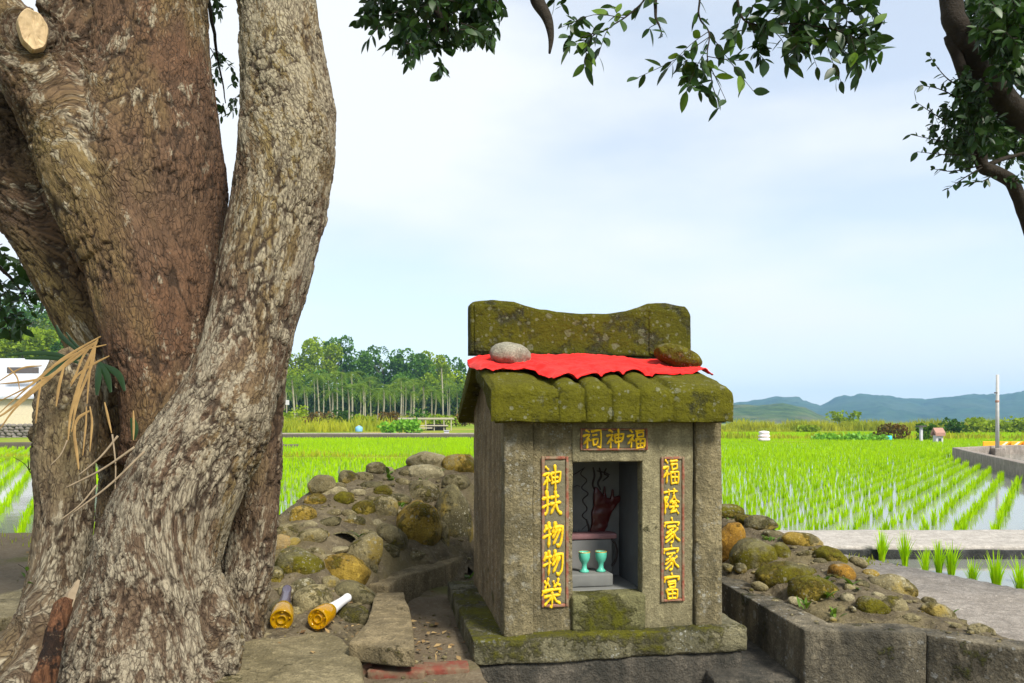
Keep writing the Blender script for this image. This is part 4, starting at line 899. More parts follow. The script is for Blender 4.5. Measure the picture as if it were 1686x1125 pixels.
def build_trunk():
    mb = MB(); segs = []
    for name, (pts, tone, pale) in STEMS.items():
        p3 = np.array([np.append(P(a, b, c), r / FPX * c) for a, b, c, r in pts]); q = spline(p3, 10 * len(p3)); q[:, 3] = np.maximum(q[:, 3], .01)
        V, F = tube(q[:, :3], q[:, 3], 40); mb.add(V, F)
        s = np.concatenate([[0], np.cumsum(np.linalg.norm(np.diff(q[:, :3], axis=0), axis=1))])
        tg = np.gradient(q[:, :3], axis=0); tg /= np.linalg.norm(tg, axis=1, keepdims=True)
        for k in range(0, len(q), 5): segs.append((*q[k], *tg[k], s[k], tone, pale, hash(name) * 0 + len(segs)))
    me = mb.mesh('trunk_raw'); fix_normals(me)
    o = bpy.data.objects.new('trunk_raw', me); COL.objects.link(o)
    rmod = o.modifiers.new('r', 'REMESH'); rmod.mode = 'VOXEL'; rmod.voxel_size = .0062
    sm = o.modifiers.new('s', 'SMOOTH'); sm.factor = .5; sm.iterations = 4
    dg = bpy.context.evaluated_depsgraph_get(); me2 = bpy.data.meshes.new_from_object(o.evaluated_get(dg)); bpy.data.objects.remove(o); me2.name = 'trunk'
    n = len(me2.vertices); co = np.empty(n * 3, np.float32); me2.vertices.foreach_get('co', co); co = co.reshape(-1, 3).astype(float)
    no = np.empty(n * 3, np.float32); me2.vertex_normals.foreach_get('vector', no); no = no.reshape(-1, 3).astype(float)
    S = np.array([x[:11] for x in segs]).astype(np.float32); c32 = co.astype(np.float32)
    T = np.zeros((n, 3)); tone = np.zeros(n); pale = np.zeros(n); W = np.zeros(n)
    Tk = S[:, 4:7] * np.sign(S[:, 6:7] + 1e-6)
    for i0 in range(0, n, 20000):      # blend the stems' axes so that the bark flows from one into the next
        q = c32[i0:i0 + 20000]
        d2 = (q ** 2).sum(1)[:, None] + (S[:, :3] ** 2).sum(1)[None] - 2 * q @ S[:, :3].T
        d = np.sqrt(np.maximum(d2, 0)) / S[:, 3]; w = np.exp(-((d - d.min(1, keepdims=True)) * 3.5) ** 2)
        W[i0:i0 + 20000] = w.sum(1); T[i0:i0 + 20000] = w @ Tk; tone[i0:i0 + 20000] = w @ S[:, 8]; pale[i0:i0 + 20000] = w @ S[:, 9]
    T /= np.maximum(np.linalg.norm(T, axis=1, keepdims=True), 1e-6); tone /= W; pale /= W
    cen = np.array([-.95, 2.1, .8]); al = np.einsum('ij,ij->i', co - cen, T)
    bark = co - T * (al * .66)[:, None]           # stretched along the stem
    # relief: long swellings, narrow fissures round uneven plates, flakes
    wob = bark + .016 * np.stack([vnoise(bark * 17, 1), vnoise(bark * 17, 2), vnoise(bark * 17, 3)], 1) + .006 * np.stack([vnoise(bark * 60, 4), vnoise(bark * 60, 5), vnoise(bark * 60, 6)], 1)
    f1, f2, cid = cells(wob * 36, 5); crack = 1 - sstep(.02, .13, f2 - f1)
    g1, g2, gid = cells(wob * 70, 15); fine = 1 - sstep(.02, .16, g2 - g1)
    patch = sstep(-.3, .2, fbm(co * 7, 3, 31))   # fissures are deeper in places
    patch2 = sstep(-.2, .3, fbm(co * 9, 3, 35))
    low = fbm(bark * 5, 3, 8); mid = fbm(bark * 20, 4, 9); ridge = 1 - np.abs(fbm(bark * 26, 3, 12)) * 2
    disp = .020 * low + .0055 * mid + .0015 * ridge + .0022 * (cid - .5) * 2 + .0024 * (gid - .5) * 2 * patch2 - .0060 * crack * patch - .0036 * fine * patch2
    co2 = co + no * disp[:, None]
    me2.vertices.foreach_set('co', co2.astype(np.float32).ravel())
    set_attr(me2, 'bark', bark, 'FLOAT_VECTOR'); set_attr(me2, 'depth', np.clip(crack * patch + .55 * fine * patch2, 0, 1)); set_attr(me2, 'plate', gid * .6 + cid * .4)
    set_attr(me2, 'tone', np.clip(tone + .30 * fbm(co * 5, 3, 40), 0, 1)); set_attr(me2, 'pale', np.clip(pale + .8 * fbm(co * 3.5, 4, 50), 0, 1))
    me2.polygons.foreach_set('use_smooth', np.full(len(me2.polygons), True)); me2.update(); return me2
tree = empty('old_tree', P(250, 1125, 2.0)); tag(tree, 'huge old tree with several fused rough-barked stems beside the shrine', 'tree')
keep_world(ob('trunk', build_trunk(), MAT['bark']), tree)
# the pale cut face of the sawn-off stub
c0 = P(55, 48, 1.93); V, F = lathe([(.0005, -.004), (.01, -.003), (.02, -.003), (.03, -.002), (.036, .0), (.038, -.004), (.040, -.035)], 34); an_ = np.arctan2(V[:, 1], V[:, 0]); V[:, :2] *= (1 + .10 * np.cos(2 * an_ + .5) + .03 * np.sin(3 * an_) + .03 * np.sin(7 * an_))[:, None]; V = V * [.85, 1.5, 1]; V[:, 2] += .0025 * vnoise(V * [220, 40, 0], 3)
cf = ob('cut_face', fix_normals(mesh('cut_face', V, F, False)), MAT['cutwood']); cf.location = c0
cf.rotation_euler = (Vector((.75, -1, -.15)).to_track_quat('Z', 'Y')).to_euler(); keep_world(cf, tree)

# ------------------------------------------------------------------ leaves
def leaf_shape(L=1.0, W=.42, n=4, fold=.10, droop=.12):
    V = []; F = []
    for k in range(n + 1):
        t = k / n; w = W * .5 * (math.sin(math.pi * t ** .85) ** .8 if 0 < t < 1 else 0.0); z = -droop * t * t
        V += [(-w, t * L, z + fold * w * 1.6), (0, t * L, z), (w, t * L, z + fold * w * 1.6)]
    for k in range(n):
        a = 3 * k; F += [(a, a + 1, a + 4, a + 3), (a + 1, a + 2, a + 5, a + 4)]
    return np.array(V), F
def rot_to(d, roll):
    y = np.array(d) / np.linalg.norm(d); ref = np.array([0, 0, 1.0]) if abs(y[2]) < .95 else np.array([1.0, 0, 0])
    x = np.cross(y, ref); x /= np.linalg.norm(x); z = np.cross(x, y); c, s = math.cos(roll), math.sin(roll)
    return np.stack([x * c + z * s, y, -x * s + z * c], 1)
LV = [leaf_shape(1, .44, 5, .12, .10), leaf_shape(1, .50, 5, .05, .22), leaf_shape(1, .38, 5, .2, .0)]
def rots(D, roll):
    y = D / np.linalg.norm(D, axis=1, keepdims=True); ref = np.where((np.abs(y[:, 2]) < .95)[:, None], [0, 0, 1.0], [1.0, 0, 0])
    x = np.cross(y, ref); x /= np.linalg.norm(x, axis=1, keepdims=True); z = np.cross(x, y); c, s_ = np.cos(roll)[:, None], np.sin(roll)[:, None]
    return np.stack([x * c + z * s_, y, -x * s_ + z * c], 2)
def leaf_bundle(items, which=None, hq=True, shapes=None, tint=None):
    """one mesh from many leaves (pos, dir, roll, length)"""
    LV2 = shapes or (LV if hq else [leaf_shape(1, .5, 2, .1, .1)])
    rs = np.random.default_rng(4); Pp = np.array([i[0] for i in items]); Dd = np.array([i[1] for i in items]); Ro = np.array([i[2] for i in items], float); Ln = np.array([i[3] for i in items], float)
    Rm = rots(Dd, Ro); tn = rs.random(len(items)) if tint is None else np.asarray(tint); Vs = []; Fs = []; T = []; off = 0
    for j, (v, f) in enumerate(LV2):
        sel = np.arange(j, len(items), len(LV2))
        if not len(sel): continue
        V = np.einsum('kij,nj->kni', Rm[sel], v) * Ln[sel][:, None, None] + Pp[sel][:, None, :]
        Fs.append((np.array(f)[None] + (np.arange(len(sel)) * len(v))[:, None, None]).reshape(-1, len(f[0])) + off); Vs.append(V.reshape(-1, 3)); T.append(np.repeat(tn[sel], len(v))); off += V.shape[0] * len(v)
    me = mesh('foliage', np.concatenate(Vs), np.concatenate(Fs)); set_attr(me, 'tint', np.concatenate(T)); return me
LEAF_MESH = []
for k in range(9):
    v, f = LV[k % 3]; me = mesh('leaf', v, f); set_attr(me, 'tint', np.full(len(v), [.05, .2, .4, .55, .1, .3, .7, .85, .15][k])); me.materials.append(MAT['leaf' if k < 7 else 'leaf_light']); LEAF_MESH.append(me)
N_LEAF = 0
def put_leaf(parent, p, d, roll, ln, k):
    global N_LEAF
    N_LEAF += 1; o = bpy.data.objects.new('leaf', LEAF_MESH[k % 9]); COL.objects.link(o)
    m = np.eye(4); m[:3, :3] = rot_to(d, roll) * ln; m[:3, 3] = p; o.matrix_world = Matrix(m.tolist()); o.parent = parent
    o.matrix_parent_inverse = parent_world(parent).inverted(); o.matrix_basis = Matrix(m.tolist())
def parent_world(o):
    if o.parent is None: return Matrix.LocRotScale(o.location, o.rotation_euler, o.scale)
    return parent_world(o.parent) @ o.matrix_parent_inverse @ Matrix.LocRotScale(o.location, o.rotation_euler, o.scale)
def twig_leaves(path, n, ln, rs, droop=.35, spread=1.0, start=.1):
    """leaves set along a twig, drooping and turned every way"""
    out = []; path = np.array(path)
    for k in range(n):
        t = start + (1 - start) * (k + rs.uniform(-.3, .3)) / max(1, n - 1); t = min(max(t, 0), .999) * (len(path) - 1); i = int(t); i = min(i, len(path) - 2)
        p = path[i] + (path[i + 1] - path[i]) * (t - i); tg = path[i + 1] - path[i]; tg = tg / max(np.linalg.norm(tg), 1e-6)
        side = np.cross(tg, rs.normal(size=3)); side /= max(np.linalg.norm(side), 1e-6)
        d = tg * .55 + side * spread * rs.uniform(.5, 1.1) + np.array([0, 0, -droop * rs.uniform(.2, 1.8)])
        out.append((p, d / np.linalg.norm(d), rs.uniform(-1.3, 1.3), ln * rs.uniform(.65, 1.2)))
    return out
def px_path(pts, n=None):
    p = np.array([P(*a) for a in pts]); return spline(p, n or 6 * len(pts))
def branch(name, parent, pts, r0, r1, mat='limb', seg=7):
    p = px_path(pts); p = p + .004 * np.stack([vnoise(p * 20, 1), vnoise(p * 20, 2), vnoise(p * 20, 3)], 1)
    o = ob(name, mesh(name, *tube(p, np.linspace(r0, r1, len(p)), seg)), MAT[mat]); keep_world(o, parent); return o, p
rs = np.random.default_rng(77)
# limbs of the old tree reaching over the shrine above the picture
branch('limb', tree, [(450, -380, 2.42), (560, -330, 2.5), (760, -220, 2.6), (980, -120, 2.5), (1180, -90, 2.4), (1420, -110, 2.5)], .10, .03, seg=12)
branch('limb', tree, [(250, -380, 2.42), (420, -420, 2.8), (640, -160, 2.8), (700, -20, 2.75), (735, 50, 2.7)], .07, .008, seg=10)
# hanging twigs with the leaves one can count
def sprig(pts, r0, n, ln, kids=(), young=0.0, droop=.35):  # young: share of leaves given the lighter lime green
    b, p = branch('branch', tree, pts, r0, .0012)
    its = twig_leaves(p, n, ln, rs, droop, start=.15)
    for a, b0, c, m in kids:      # side twig: start fraction, end pixel, leaves
        i = int(a * (len(p) - 1)); e = P(*b0); mid = (p[i] + e) / 2 + np.array([0, 0, .01]) + rs.normal(0, .01, 3); q = spline([p[i], mid, e], 9)
        o = ob('side_twig', mesh('side_twig', *tube(q, np.linspace(.0016, .0008, 9), 5)), MAT['limb']); o.parent = b
        its += twig_leaves(q, m, ln, rs, droop, start=.25)
    for k, (pos, d, ro, l) in enumerate(its): put_leaf(b, pos, d, ro, l, 7 + k % 2 if rs.random() < young else rs.integers(0, 7))
LN = .060
sprig([(1075, -40, 2.3), (1060, 0, 2.3), (1030, 28, 2.3), (990, 52, 2.28), (955, 62, 2.25)], .004, 10, LN, [(.55, (925, 45, 2.25), 0, 5), (.8, (940, 75, 2.25), 0, 8), (.85, (962, 110, 2.25), 0, 10), (.7, (985, 92, 2.25), 0, 5), (.5, (1010, 10, 2.3), 0, 5)], .45)
sprig([(1082, -40, 2.4), (1080, 0, 2.4), (1082, 35, 2.38), (1090, 60, 2.36)], .010, 7, LN * .9, [(.7, (1072, 50, 2.35), 0, 4)], .1)
sprig([(1165, -40, 2.35), (1150, 10, 2.35), (1152, 30, 2.35), (1168, 55, 2.33), (1165, 90, 2.3), (1170, 120, 2.3), (1185, 180, 2.28)], .004, 16, LN, [(.5, (1100, 112, 2.28), 0, 9), (.55, (1050, 128, 2.26), 0, 8), (.62, (1130, 150, 2.27), 0, 9), (.7, (1225, 100, 2.3), 0, 6), (.75, (1195, 165, 2.28), 0, 4), (.5, (1240, 150, 2.3), 0, 7)], .15, .3)
sprig([(1215, -40, 2.4), (1215, 10, 2.4), (1238, 40, 2.38), (1300, 40, 2.36), (1380, 50, 2.34), (1420, 70, 2.32)], .005, 22, LN, [(.3, (1205, 60, 2.36), 0, 8), (.4, (1260, 100, 2.34), 0, 9), (.5, (1300, 105, 2.33), 0, 10), (.62, (1345, 110, 2.33), 0, 10), (.75, (1385, 135, 2.32), 0, 10), (.9, (1415, 130, 2.3), 0, 9), (.9, (1452, 85, 2.32), 0, 8), (.8, (1440, 40, 2.32), 0, 7)], .1, .3)
sprig([(1330, -50, 2.4), (1350, 0, 2.4), (1380, 20, 2.38), (1430, 15, 2.36), (1455, 25, 2.35)], .004, 14, LN, [(.4, (1320, 30, 2.36), 0, 8), (.6, (1400, 60, 2.36), 0, 8), (.5, (1290, 15, 2.38), 0, 8)], .1, .3)
branch('limb', tree, [(-60, 180, 2.36), (-120, 320, 2.6), (-60, 400, 2.8), (0, 440, 2.9), (45, 490, 2.92)], .022, .003)
branch('limb', tree, [(320, -60, 2.3), (345, 10, 2.7), (358, 90, 2.98), (372, 170, 3.05)], .012, .002)
branch('broken_twig', tree, [(878, -60, 2.35), (885, 0, 2.35), (900, 30, 2.33), (906, 60, 2.32), (905, 88, 2.31)], .030, .004, 'limb', 9)
# dense leaf masses: too many leaves to pick apart
def thicket(poly, n_twig, Y0, Y1, ln, per=7, tl=90, droop=.3, axis=None):
    poly = np.array(poly, float); lo, hi = poly.min(0), poly.max(0); out = []; tw = []
    def inside(x, y):
        c = False; j = len(poly) - 1
        for i in range(len(poly)):
            if (poly[i, 1] > y) != (poly[j, 1] > y) and x < (poly[j, 0] - poly[i, 0]) * (y - poly[i, 1]) / (poly[j, 1] - poly[i, 1]) + poly[i, 0]: c = not c
            j = i
        return c
    cen = poly.mean(0)
    while len(tw) < n_twig:
        x, y = rs.uniform(lo, hi)
        if not inside(x, y): continue
        a = rs.uniform(0, 2 * math.pi); Yv = rs.uniform(Y0, Y1); l = tl * rs.uniform(.5, 1)
        x0, y0 = x + (cen[0] - x) * .25 + l * .5 * math.cos(a), y - l * rs.uniform(.1, .7)
        p = spline([P(x0, y0, Yv + rs.normal(0, .06)), P((x + x0) / 2, (y + y0) / 2 - 4, Yv), P(x, y, Yv + rs.normal(0, .05))], 7); tw.append(p); out += twig_leaves(p, per, ln, rs, droop, start=.2)
    return out, tw
def mass(parent, name, parts, mat='leaf'):
    its = []; tws = []
    for a in parts: i, t = thicket(*a[:5], **a[5]); its += i; tws += t
    o = ob(name, leaf_bundle(its), MAT[mat]); o['kind'] = 'stuff'; keep_world(o, parent)
    mb = MB()
    for p in tws: mb.add(*tube(p, np.linspace(.0022, .0008, len(p)), 4, False))
    t = ob('twigs', mb.mesh('twigs'), MAT['limb']); t['kind'] = 'stuff'; t.parent = o
T1 = [(582, 35), (600, 70), (640, 80), (672, 112), (700, 128), (732, 125), (738, 85), (775, 82), (800, 80), (822, 45), (838, 0), (842, -60), (560, -60), (590, 0)]
mass(tree, 'foliage', [(T1, 150, 2.5, 3.0, .050, dict(per=8, tl=70)), ([(620, 0), (640, 60), (700, 95), (790, 70), (825, 0), (820, -60), (600, -60)], 120, 2.6, 3.2, .052, dict(per=8, tl=60)),
     ([(348, 90), (352, 180), (368, 205), (388, 180), (392, 130), (380, 95), (352, 60)], 16, 2.9, 3.2, .038, dict(per=6, tl=50)), ([(338, -20), (345, 30), (358, 42), (366, 0), (364, -30)], 6, 2.9, 3.1, .038, dict(per=6, tl=40)),
     ([(-40, 385), (0, 395), (25, 425), (60, 455), (75, 500), (60, 535), (20, 560), (-40, 560)], 48, 2.6, 3.2, .045, dict(per=7, tl=60)),
     ([(905, -30), (910, 12), (935, 12), (940, -30)], 4, 2.35, 2.5, .04, dict(per=5, tl=40)),
     ([(1200, 60), (1220, 20), (1260, 10), (1330, -30), (1440, -30), (1455, 30), (1450, 110), (1400, 130), (1390, 95), (1310, 100), (1240, 85)], 64, 2.3, 2.5, .060, dict(per=7, tl=60)),
     ([(925, 40), (950, 35), (985, 70), (975, 100), (950, 95)], 6, 2.3, 2.45, .05, dict(per=6, tl=40)),
     ([(1110, 110), (1180, 90), (1200, 150), (1180, 180), (1130, 150)], 6, 2.3, 2.4, .058, dict(per=6, tl=50))])
# the crown above the picture: it shades the shrine
def crown(parent, n, cen, rad, seed, lim):
    r2 = np.random.default_rng(seed); m = n * 8
    u = r2.normal(size=(m, 3)); u /= np.linalg.norm(u, axis=1, keepdims=True); p = np.array(cen) + u * np.array(rad) * r2.uniform(.35, 1, (m, 1)) ** .6
    e = p - EYE; ok = (vnoise(p * 1.6, 4) > -.05) & ~((e[:, 1] > -.2) & (e[:, 2] < lim * np.hypot(e[:, 0], np.maximum(e[:, 1], .01)) + .35)) & (p[:, 2] > 1.9)
    p = p[ok][:n]; d = r2.normal(size=p.shape); d[:, 2] -= .5; d /= np.linalg.norm(d, axis=1, keepdims=True)
    its = [(a, b, r2.uniform(-3, 3), r2.uniform(.09, .15)) for a, b in zip(p, d)]
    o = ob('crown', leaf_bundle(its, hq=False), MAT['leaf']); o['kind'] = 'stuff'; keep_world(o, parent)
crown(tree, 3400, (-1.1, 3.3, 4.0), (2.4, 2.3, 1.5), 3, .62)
# ------------------------------------------------------------------ second tree, its trunk beyond the picture edge
tree2 = empty('leaning_tree', (3.75, 3.6, -.25)); tag(tree2, 'dark leafy tree whose crooked limbs hang in from the right-hand side', 'tree')
tb = [(3.75, 3.6, -.3), (3.72, 3.6, .6), (3.6, 3.55, 1.4), (3.3, 3.5, 2.0), (2.95, 3.4, 2.5), (2.6, 3.3, 3.2)]
p = spline(tb, 40); o = ob('trunk', mesh('trunk', *tube(p + .02 * np.stack([vnoise(p * 4, 1), vnoise(p * 4, 2), vnoise(p * 4, 3)], 1), np.linspace(.17, .07, 40), 18)), MAT['limb']); keep_world(o, tree2)
branch('limb', tree2, [(1995, 246, 3.45), (1900, 256, 3.45), (1780, 230, 3.4), (1690, 196, 3.3), (1640, 150, 3.2), (1600, 100, 3.15), (1575, 45, 3.1), (1566, 0, 3.1), (1560, -80, 3.1)], .066, .042, 'limb', 16)
branch('limb', tree2, [(2105, 745, 3.62), (1960, 700, 3.58), (1850, 635, 3.52), (1780, 560, 3.45), (1720, 440, 3.35), (1684, 345, 3.25), (1668, 302, 3.2), (1640, 284, 3.18), (1618, 272, 3.16), (1612, 220, 3.15), (1606, 180, 3.14), (1585, 120, 3.13), (1562, 60, 3.12)], .034, .022, 'limb', 12)
branch('limb', tree2, [(1622, 275, 3.16), (1650, 262, 3.2), (1700, 250, 3.25)], .014, .006, 'limb', 8)
branch('limb', tree2, [(1612, 160, 3.15), (1625, 140, 3.15), (1640, 110, 3.2)], .018, .008, 'limb', 8)
def fringe(pts, per, ln):
    its = []
    for a in pts:
        p = px_path(a, 12); its += twig_leaves(p, per, ln, rs, .2, .9, .1)
        o = ob('twig', mesh('twig', *tube(p, np.linspace(.004, .001, 12), 5)), MAT['limb']); keep_world(o, tree2)
    return its
fr = fringe([[(1600, 150, 3.15), (1560, 130, 3.1), (1530, 92, 3.1)], [(1605, 180, 3.15), (1555, 150, 3.1), (1515, 140, 3.1)], [(1608, 220, 3.15), (1550, 195, 3.1), (1508, 168, 3.08)], [(1610, 240, 3.15), (1550, 232, 3.1), (1500, 222, 3.08)], [(1610, 255, 3.15), (1560, 255, 3.1), (1510, 250, 3.08)],
            [(1618, 272, 3.15), (1570, 282, 3.1), (1535, 278, 3.08)], [(1618, 275, 3.15), (1585, 295, 3.1), (1560, 312, 3.08)], [(1640, 284, 3.18), (1620, 298, 3.15), (1600, 300, 3.1)], [(1650, 290, 3.18), (1668, 300, 3.15), (1686, 290, 3.1)]], 13, .040)
o = ob('foliage', leaf_bundle(fr), MAT['leaf']); o['kind'] = 'stuff'; keep_world(o, tree2)
mass(tree2, 'foliage', [([(1580, -40), (1590, 60), (1640, 120), (1720, 150), (1720, -40)], 190, 3.25, 3.9, .055, dict(per=8, tl=70)), ([(1600, 10), (1610, 70), (1650, 130), (1720, 170), (1720, 0)], 130, 2.75, 3.05, .056, dict(per=7, tl=60)), ([(1590, 120), (1575, 160), (1600, 230), (1625, 265), (1640, 200), (1615, 140)], 60, 2.9, 3.08, .050, dict(per=6, tl=50)), ([(1575, 150), (1590, 200), (1560, 235), (1570, 285), (1620, 262), (1640, 275), (1700, 270), (1710, 180), (1640, 170), (1600, 140)], 150, 3.2, 3.8, .050, dict(per=7, tl=60)),
     ([(1540, 190), (1530, 225), (1550, 260), (1600, 255), (1605, 200), (1570, 180)], 44, 3.0, 3.4, .040, dict(per=7, tl=55)), ([(1740, -60), (1740, 350), (1900, 300), (1900, -60)], 60, 3.2, 3.9, .05, dict(per=8, tl=70))])
crown(tree2, 1500, (3.5, 3.9, 4.3), (1.7, 1.7, 1.3), 6, .66)

# ================================================================== SMALL THINGS BY THE TREE
def bottle(base, end, dia, label, necks):
    base = np.array(base); ax = np.array(end) - base; L_ = .235; ax /= np.linalg.norm(ax); r = dia / 2
    o = empty('bottle', base); o.rotation_euler = Vector(ax).to_track_quat('Z', 'Y').to_euler(); tag(o, label, 'bottle', 'bottles lying by the trunk')
    prof = [(.0, .012), (r * .30, .0125), (r * .34, .007), (r * .42, .007), (r * .46, .0125), (r * .78, .010), (r * .93, .003), (r, .012), (r * 1.01, .03), (r, .055), (r * .90, .075), (r * .66, .10)]
    ob('body', fix_normals(mesh('body', *lathe(prof, 36))), MAT['amber'], o)
    ob('neck', fix_normals(mesh('neck', *lathe([(r * .67, .099), (r * .55, .13), (r * .46, .18), (r * .42, .225), (r * .46, .228), (r * .46, .238), (r * .38, .240), (.0, .238)], 24))), MAT[necks], o)
    for k in range(5):
        a = 2 * math.pi * k / 5 + .4; V, F = ico(2); ob('foot', mesh('foot', V * [.0038, .0038, .003] + [r * .72 * math.cos(a), r * .72 * math.sin(a), .007], F.copy()), MAT['amber'], o)
bottle(P(463, 1023, 2.36), P(470, 984, 2.52), .070, 'amber bottle with dark neck lying against the foot of the trunk', 'neck')
bottle(P(521, 1021, 2.36), P(553, 998, 2.50), .066, 'amber bottle with white wrapped neck lying on the stones, farther from the trunk', 'foil')
# broken log leaning on the trunk
lp = px_path([(62, 1170, 1.62), (75, 1110, 1.64), (88, 1055, 1.67), (104, 1005, 1.70), (114, 985, 1.71)], 26); rl = np.concatenate([np.linspace(.024, .021, 20), np.linspace(.020, .013, 6)]); V, F = tube(lp, rl, 16)
V = V + .007 * np.stack([vnoise(V * [60, 60, 16], 1), vnoise(V * [45, 45, 14], 2), vnoise(V * 30, 3)], 1)
lg = empty('broken_log', lp[0]); tag(lg, 'short red-brown charred log with split pale tip leaning on the trunk', 'log'); keep_world(ob('log_body', mesh('log_body', V, F), MAT['log']), lg)
sp = px_path([(108, 1000, 1.70), (119, 976, 1.715), (130, 957, 1.73)], 8); V, F = tube(sp, np.array([.019, .017, .013, .011, .010, .008, .006, .003]), 5); V += .003 * np.stack([vnoise(V * 60, 1), vnoise(V * 60, 2), vnoise(V * 60, 3)], 1)
keep_world(ob('split_tip', mesh('split_tip', V, F, False), MAT['stick']), lg)
# dry fronds wedged in the fork
def blade(pts, w, name, mat, parent):
    p = px_path(pts, 16); tg = np.gradient(p, axis=0); tg /= np.linalg.norm(tg, axis=1, keepdims=True); sd = np.cross(tg, np.array([0, -1.0, .2])); sd /= np.maximum(np.linalg.norm(sd, axis=1, keepdims=True), 1e-6)
    ww = w * (.35 + .65 * np.sin(np.linspace(.25, math.pi - .02, 16)))[:, None]; V = np.concatenate([p - sd * ww, p + [0, -.002, 0], p + sd * ww]); F = []
    for k in range(15):
        for j in (0, 16): F.append((j + k, j + 16 + k, j + 17 + k, j + k + 1))
    o = ob(name, mesh(name, V, F), MAT[mat]); keep_world(o, parent); return o
fd = empty('dry_frond', P(165, 575, 1.93)); tag(fd, 'dried tan palm frond wedged in the tree fork, strips drooping across the grey stem', 'frond')
K = 260 / 1125
def zz(x, y, Y=1.84): return (x * K, 540 + y * K, Y)
for pts, w in (([zz(720, 60), zz(560, 150), zz(420, 240), zz(230, 400), zz(0, 520)], .0035), ([zz(700, 90), zz(540, 190), zz(330, 380), zz(120, 560), zz(0, 720)], .004), ([zz(690, 100), zz(480, 260), zz(250, 420), zz(60, 590), zz(-60, 660)], .004), ([zz(760, 120), zz(600, 160), zz(400, 260), zz(180, 440), zz(-40, 640)], .003),
               ([zz(690, 100), zz(600, 300), zz(540, 480), zz(500, 640), zz(485, 800)], .0045), ([zz(680, 110), zz(620, 260), zz(560, 440), zz(520, 660)], .004), ([zz(690, 90), zz(650, 230), zz(630, 400), zz(620, 540)], .003), ([zz(700, 80), zz(600, 190), zz(540, 330), zz(500, 400)], .003), ([zz(680, 130), zz(655, 260), zz(560, 500), zz(510, 740)], .0035),
               ([zz(780, 200), zz(680, 250), zz(560, 330), zz(500, 420)], .003), ([zz(460, 260), zz(420, 420), zz(400, 560)], .004), ([zz(300, 350), zz(270, 520), zz(255, 680)], .003), ([zz(640, 560), zz(655, 660), zz(650, 760), zz(640, 880)], .003), ([zz(615, 560), zz(612, 680), zz(600, 800), zz(590, 910)], .0025), ([zz(745, 530), zz(770, 640), zz(795, 750)], .003),
               ([zz(540, 660), zz(530, 760), zz(548, 900), zz(560, 1010)], .004), ([zz(640, 590), zz(560, 640), zz(535, 700)], .004), ([zz(950, 590), zz(952, 700), zz(950, 800)], .003), ([zz(300, 270), zz(150, 290), zz(-40, 400)], .0025), ([zz(380, 340), zz(200, 380), zz(0, 400)], .003), ([zz(60, 280), zz(120, 350), zz(140, 440)], .002)):
    blade(pts, w, 'frond_strip', 'straw', fd)
gf = empty('green_frond', P(170, 560, 1.98)); tag(gf, 'dark green drooping leaf blades in the tree fork above the dried frond', 'frond')
for pts, w in (([zz(560, 170, 1.95), zz(440, 60, 1.95), zz(400, -20, 1.95)], .006), ([zz(600, 200, 1.9), zz(430, 260, 1.9), zz(300, 370, 1.88)], .007), ([zz(560, 250, 1.9), zz(400, 190, 1.9), zz(200, 180, 1.9), zz(40, 200, 1.9)], .006), ([zz(540, 240, 1.9), zz(380, 215, 1.9), zz(180, 220, 1.9)], .006), ([zz(700, 240, 1.95), zz(760, 340, 1.93), zz(790, 460, 1.92)], .009), ([zz(720, 260, 1.95), zz(840, 330, 1.93), zz(890, 450, 1.92)], .009),
               ([zz(700, 260, 1.95), zz(700, 360, 1.92), zz(690, 480, 1.9)], .009), ([zz(620, 200, 1.95), zz(520, 100, 1.95), zz(470, 30, 1.95)], .004), ([zz(940, 640, 1.96), zz(960, 720, 1.95), zz(950, 800, 1.95)], .010)):
    blade(pts, w, 'leaf_blade', 'leaf', gf)
for k, (a, b, r0, lab) in enumerate(((zz(840, 770, 1.84), zz(560, 1050, 1.80), .0030, 'thin dry stick propped steeply against the grey stem'), (zz(960, 850, 1.82), zz(470, 1140, 1.78), .0032, 'long thin dry stick leaning across the cleft between the stems'),
     (zz(1030, 880, 1.82), zz(520, 1320, 1.76), .0032, 'lower of the long dry sticks slanting across the cleft'), (zz(800, 760, 1.84), zz(820, 1150, 1.80), .0022, 'thin upright dry stalk in front of the stems'), (zz(690, 1120, 1.8), zz(430, 1370, 1.76), .0025, 'short dry stick end lying low across the grey stem'), (zz(480, 800, 1.84), zz(360, 980, 1.82), .002, 'straw stalk slanting below the dried frond'))):
    p = px_path([a, ((a[0] + b[0]) / 2 + 3, (a[1] + b[1]) / 2 + 3, (a[2] + b[2]) / 2), b], 14); tag(ob('dry_stick', mesh('dry_stick', *tube(p, np.linspace(r0, r0 * .6, 14), 7)), MAT['stick']), lab, 'stick', 'dry sticks on the tree')
# a little climbing seedling and a bare twig beside the grey stem
sd_ = empty('seedling', P(45, 1010, 1.98)); tag(sd_, 'small seedling with two round green leaves beside the grey stem', 'plant')
branch('stem', sd_, [(44, 1010, 1.98), (42, 980, 1.96), (45, 960, 1.95), (43, 940, 1.95), (30, 930, 1.95)], .0018, .0008, 'limb', 5)
for c, ln, d in (((47, 982, 1.94), .042, (.5, -.3, -.6)), ((46, 962, 1.94), .026, (.9, -.3, .1)), ((44, 940, 1.95), .014, (.3, -.2, .8))):
    v, f = leaf_shape(1, .8, 5, .05, .1); me = mesh('leaf', v * ln @ rot_to(d, .9).T + P(*c), f); set_attr(me, 'tint', np.full(len(v), .5)); keep_world(ob('leaf', me, MAT['leaf_light']), sd_)
bt = empty('bare_twig', P(66, 800, 2.0)); tag(bt, 'bare forked twig in front of the left-hand rice field', 'twig')
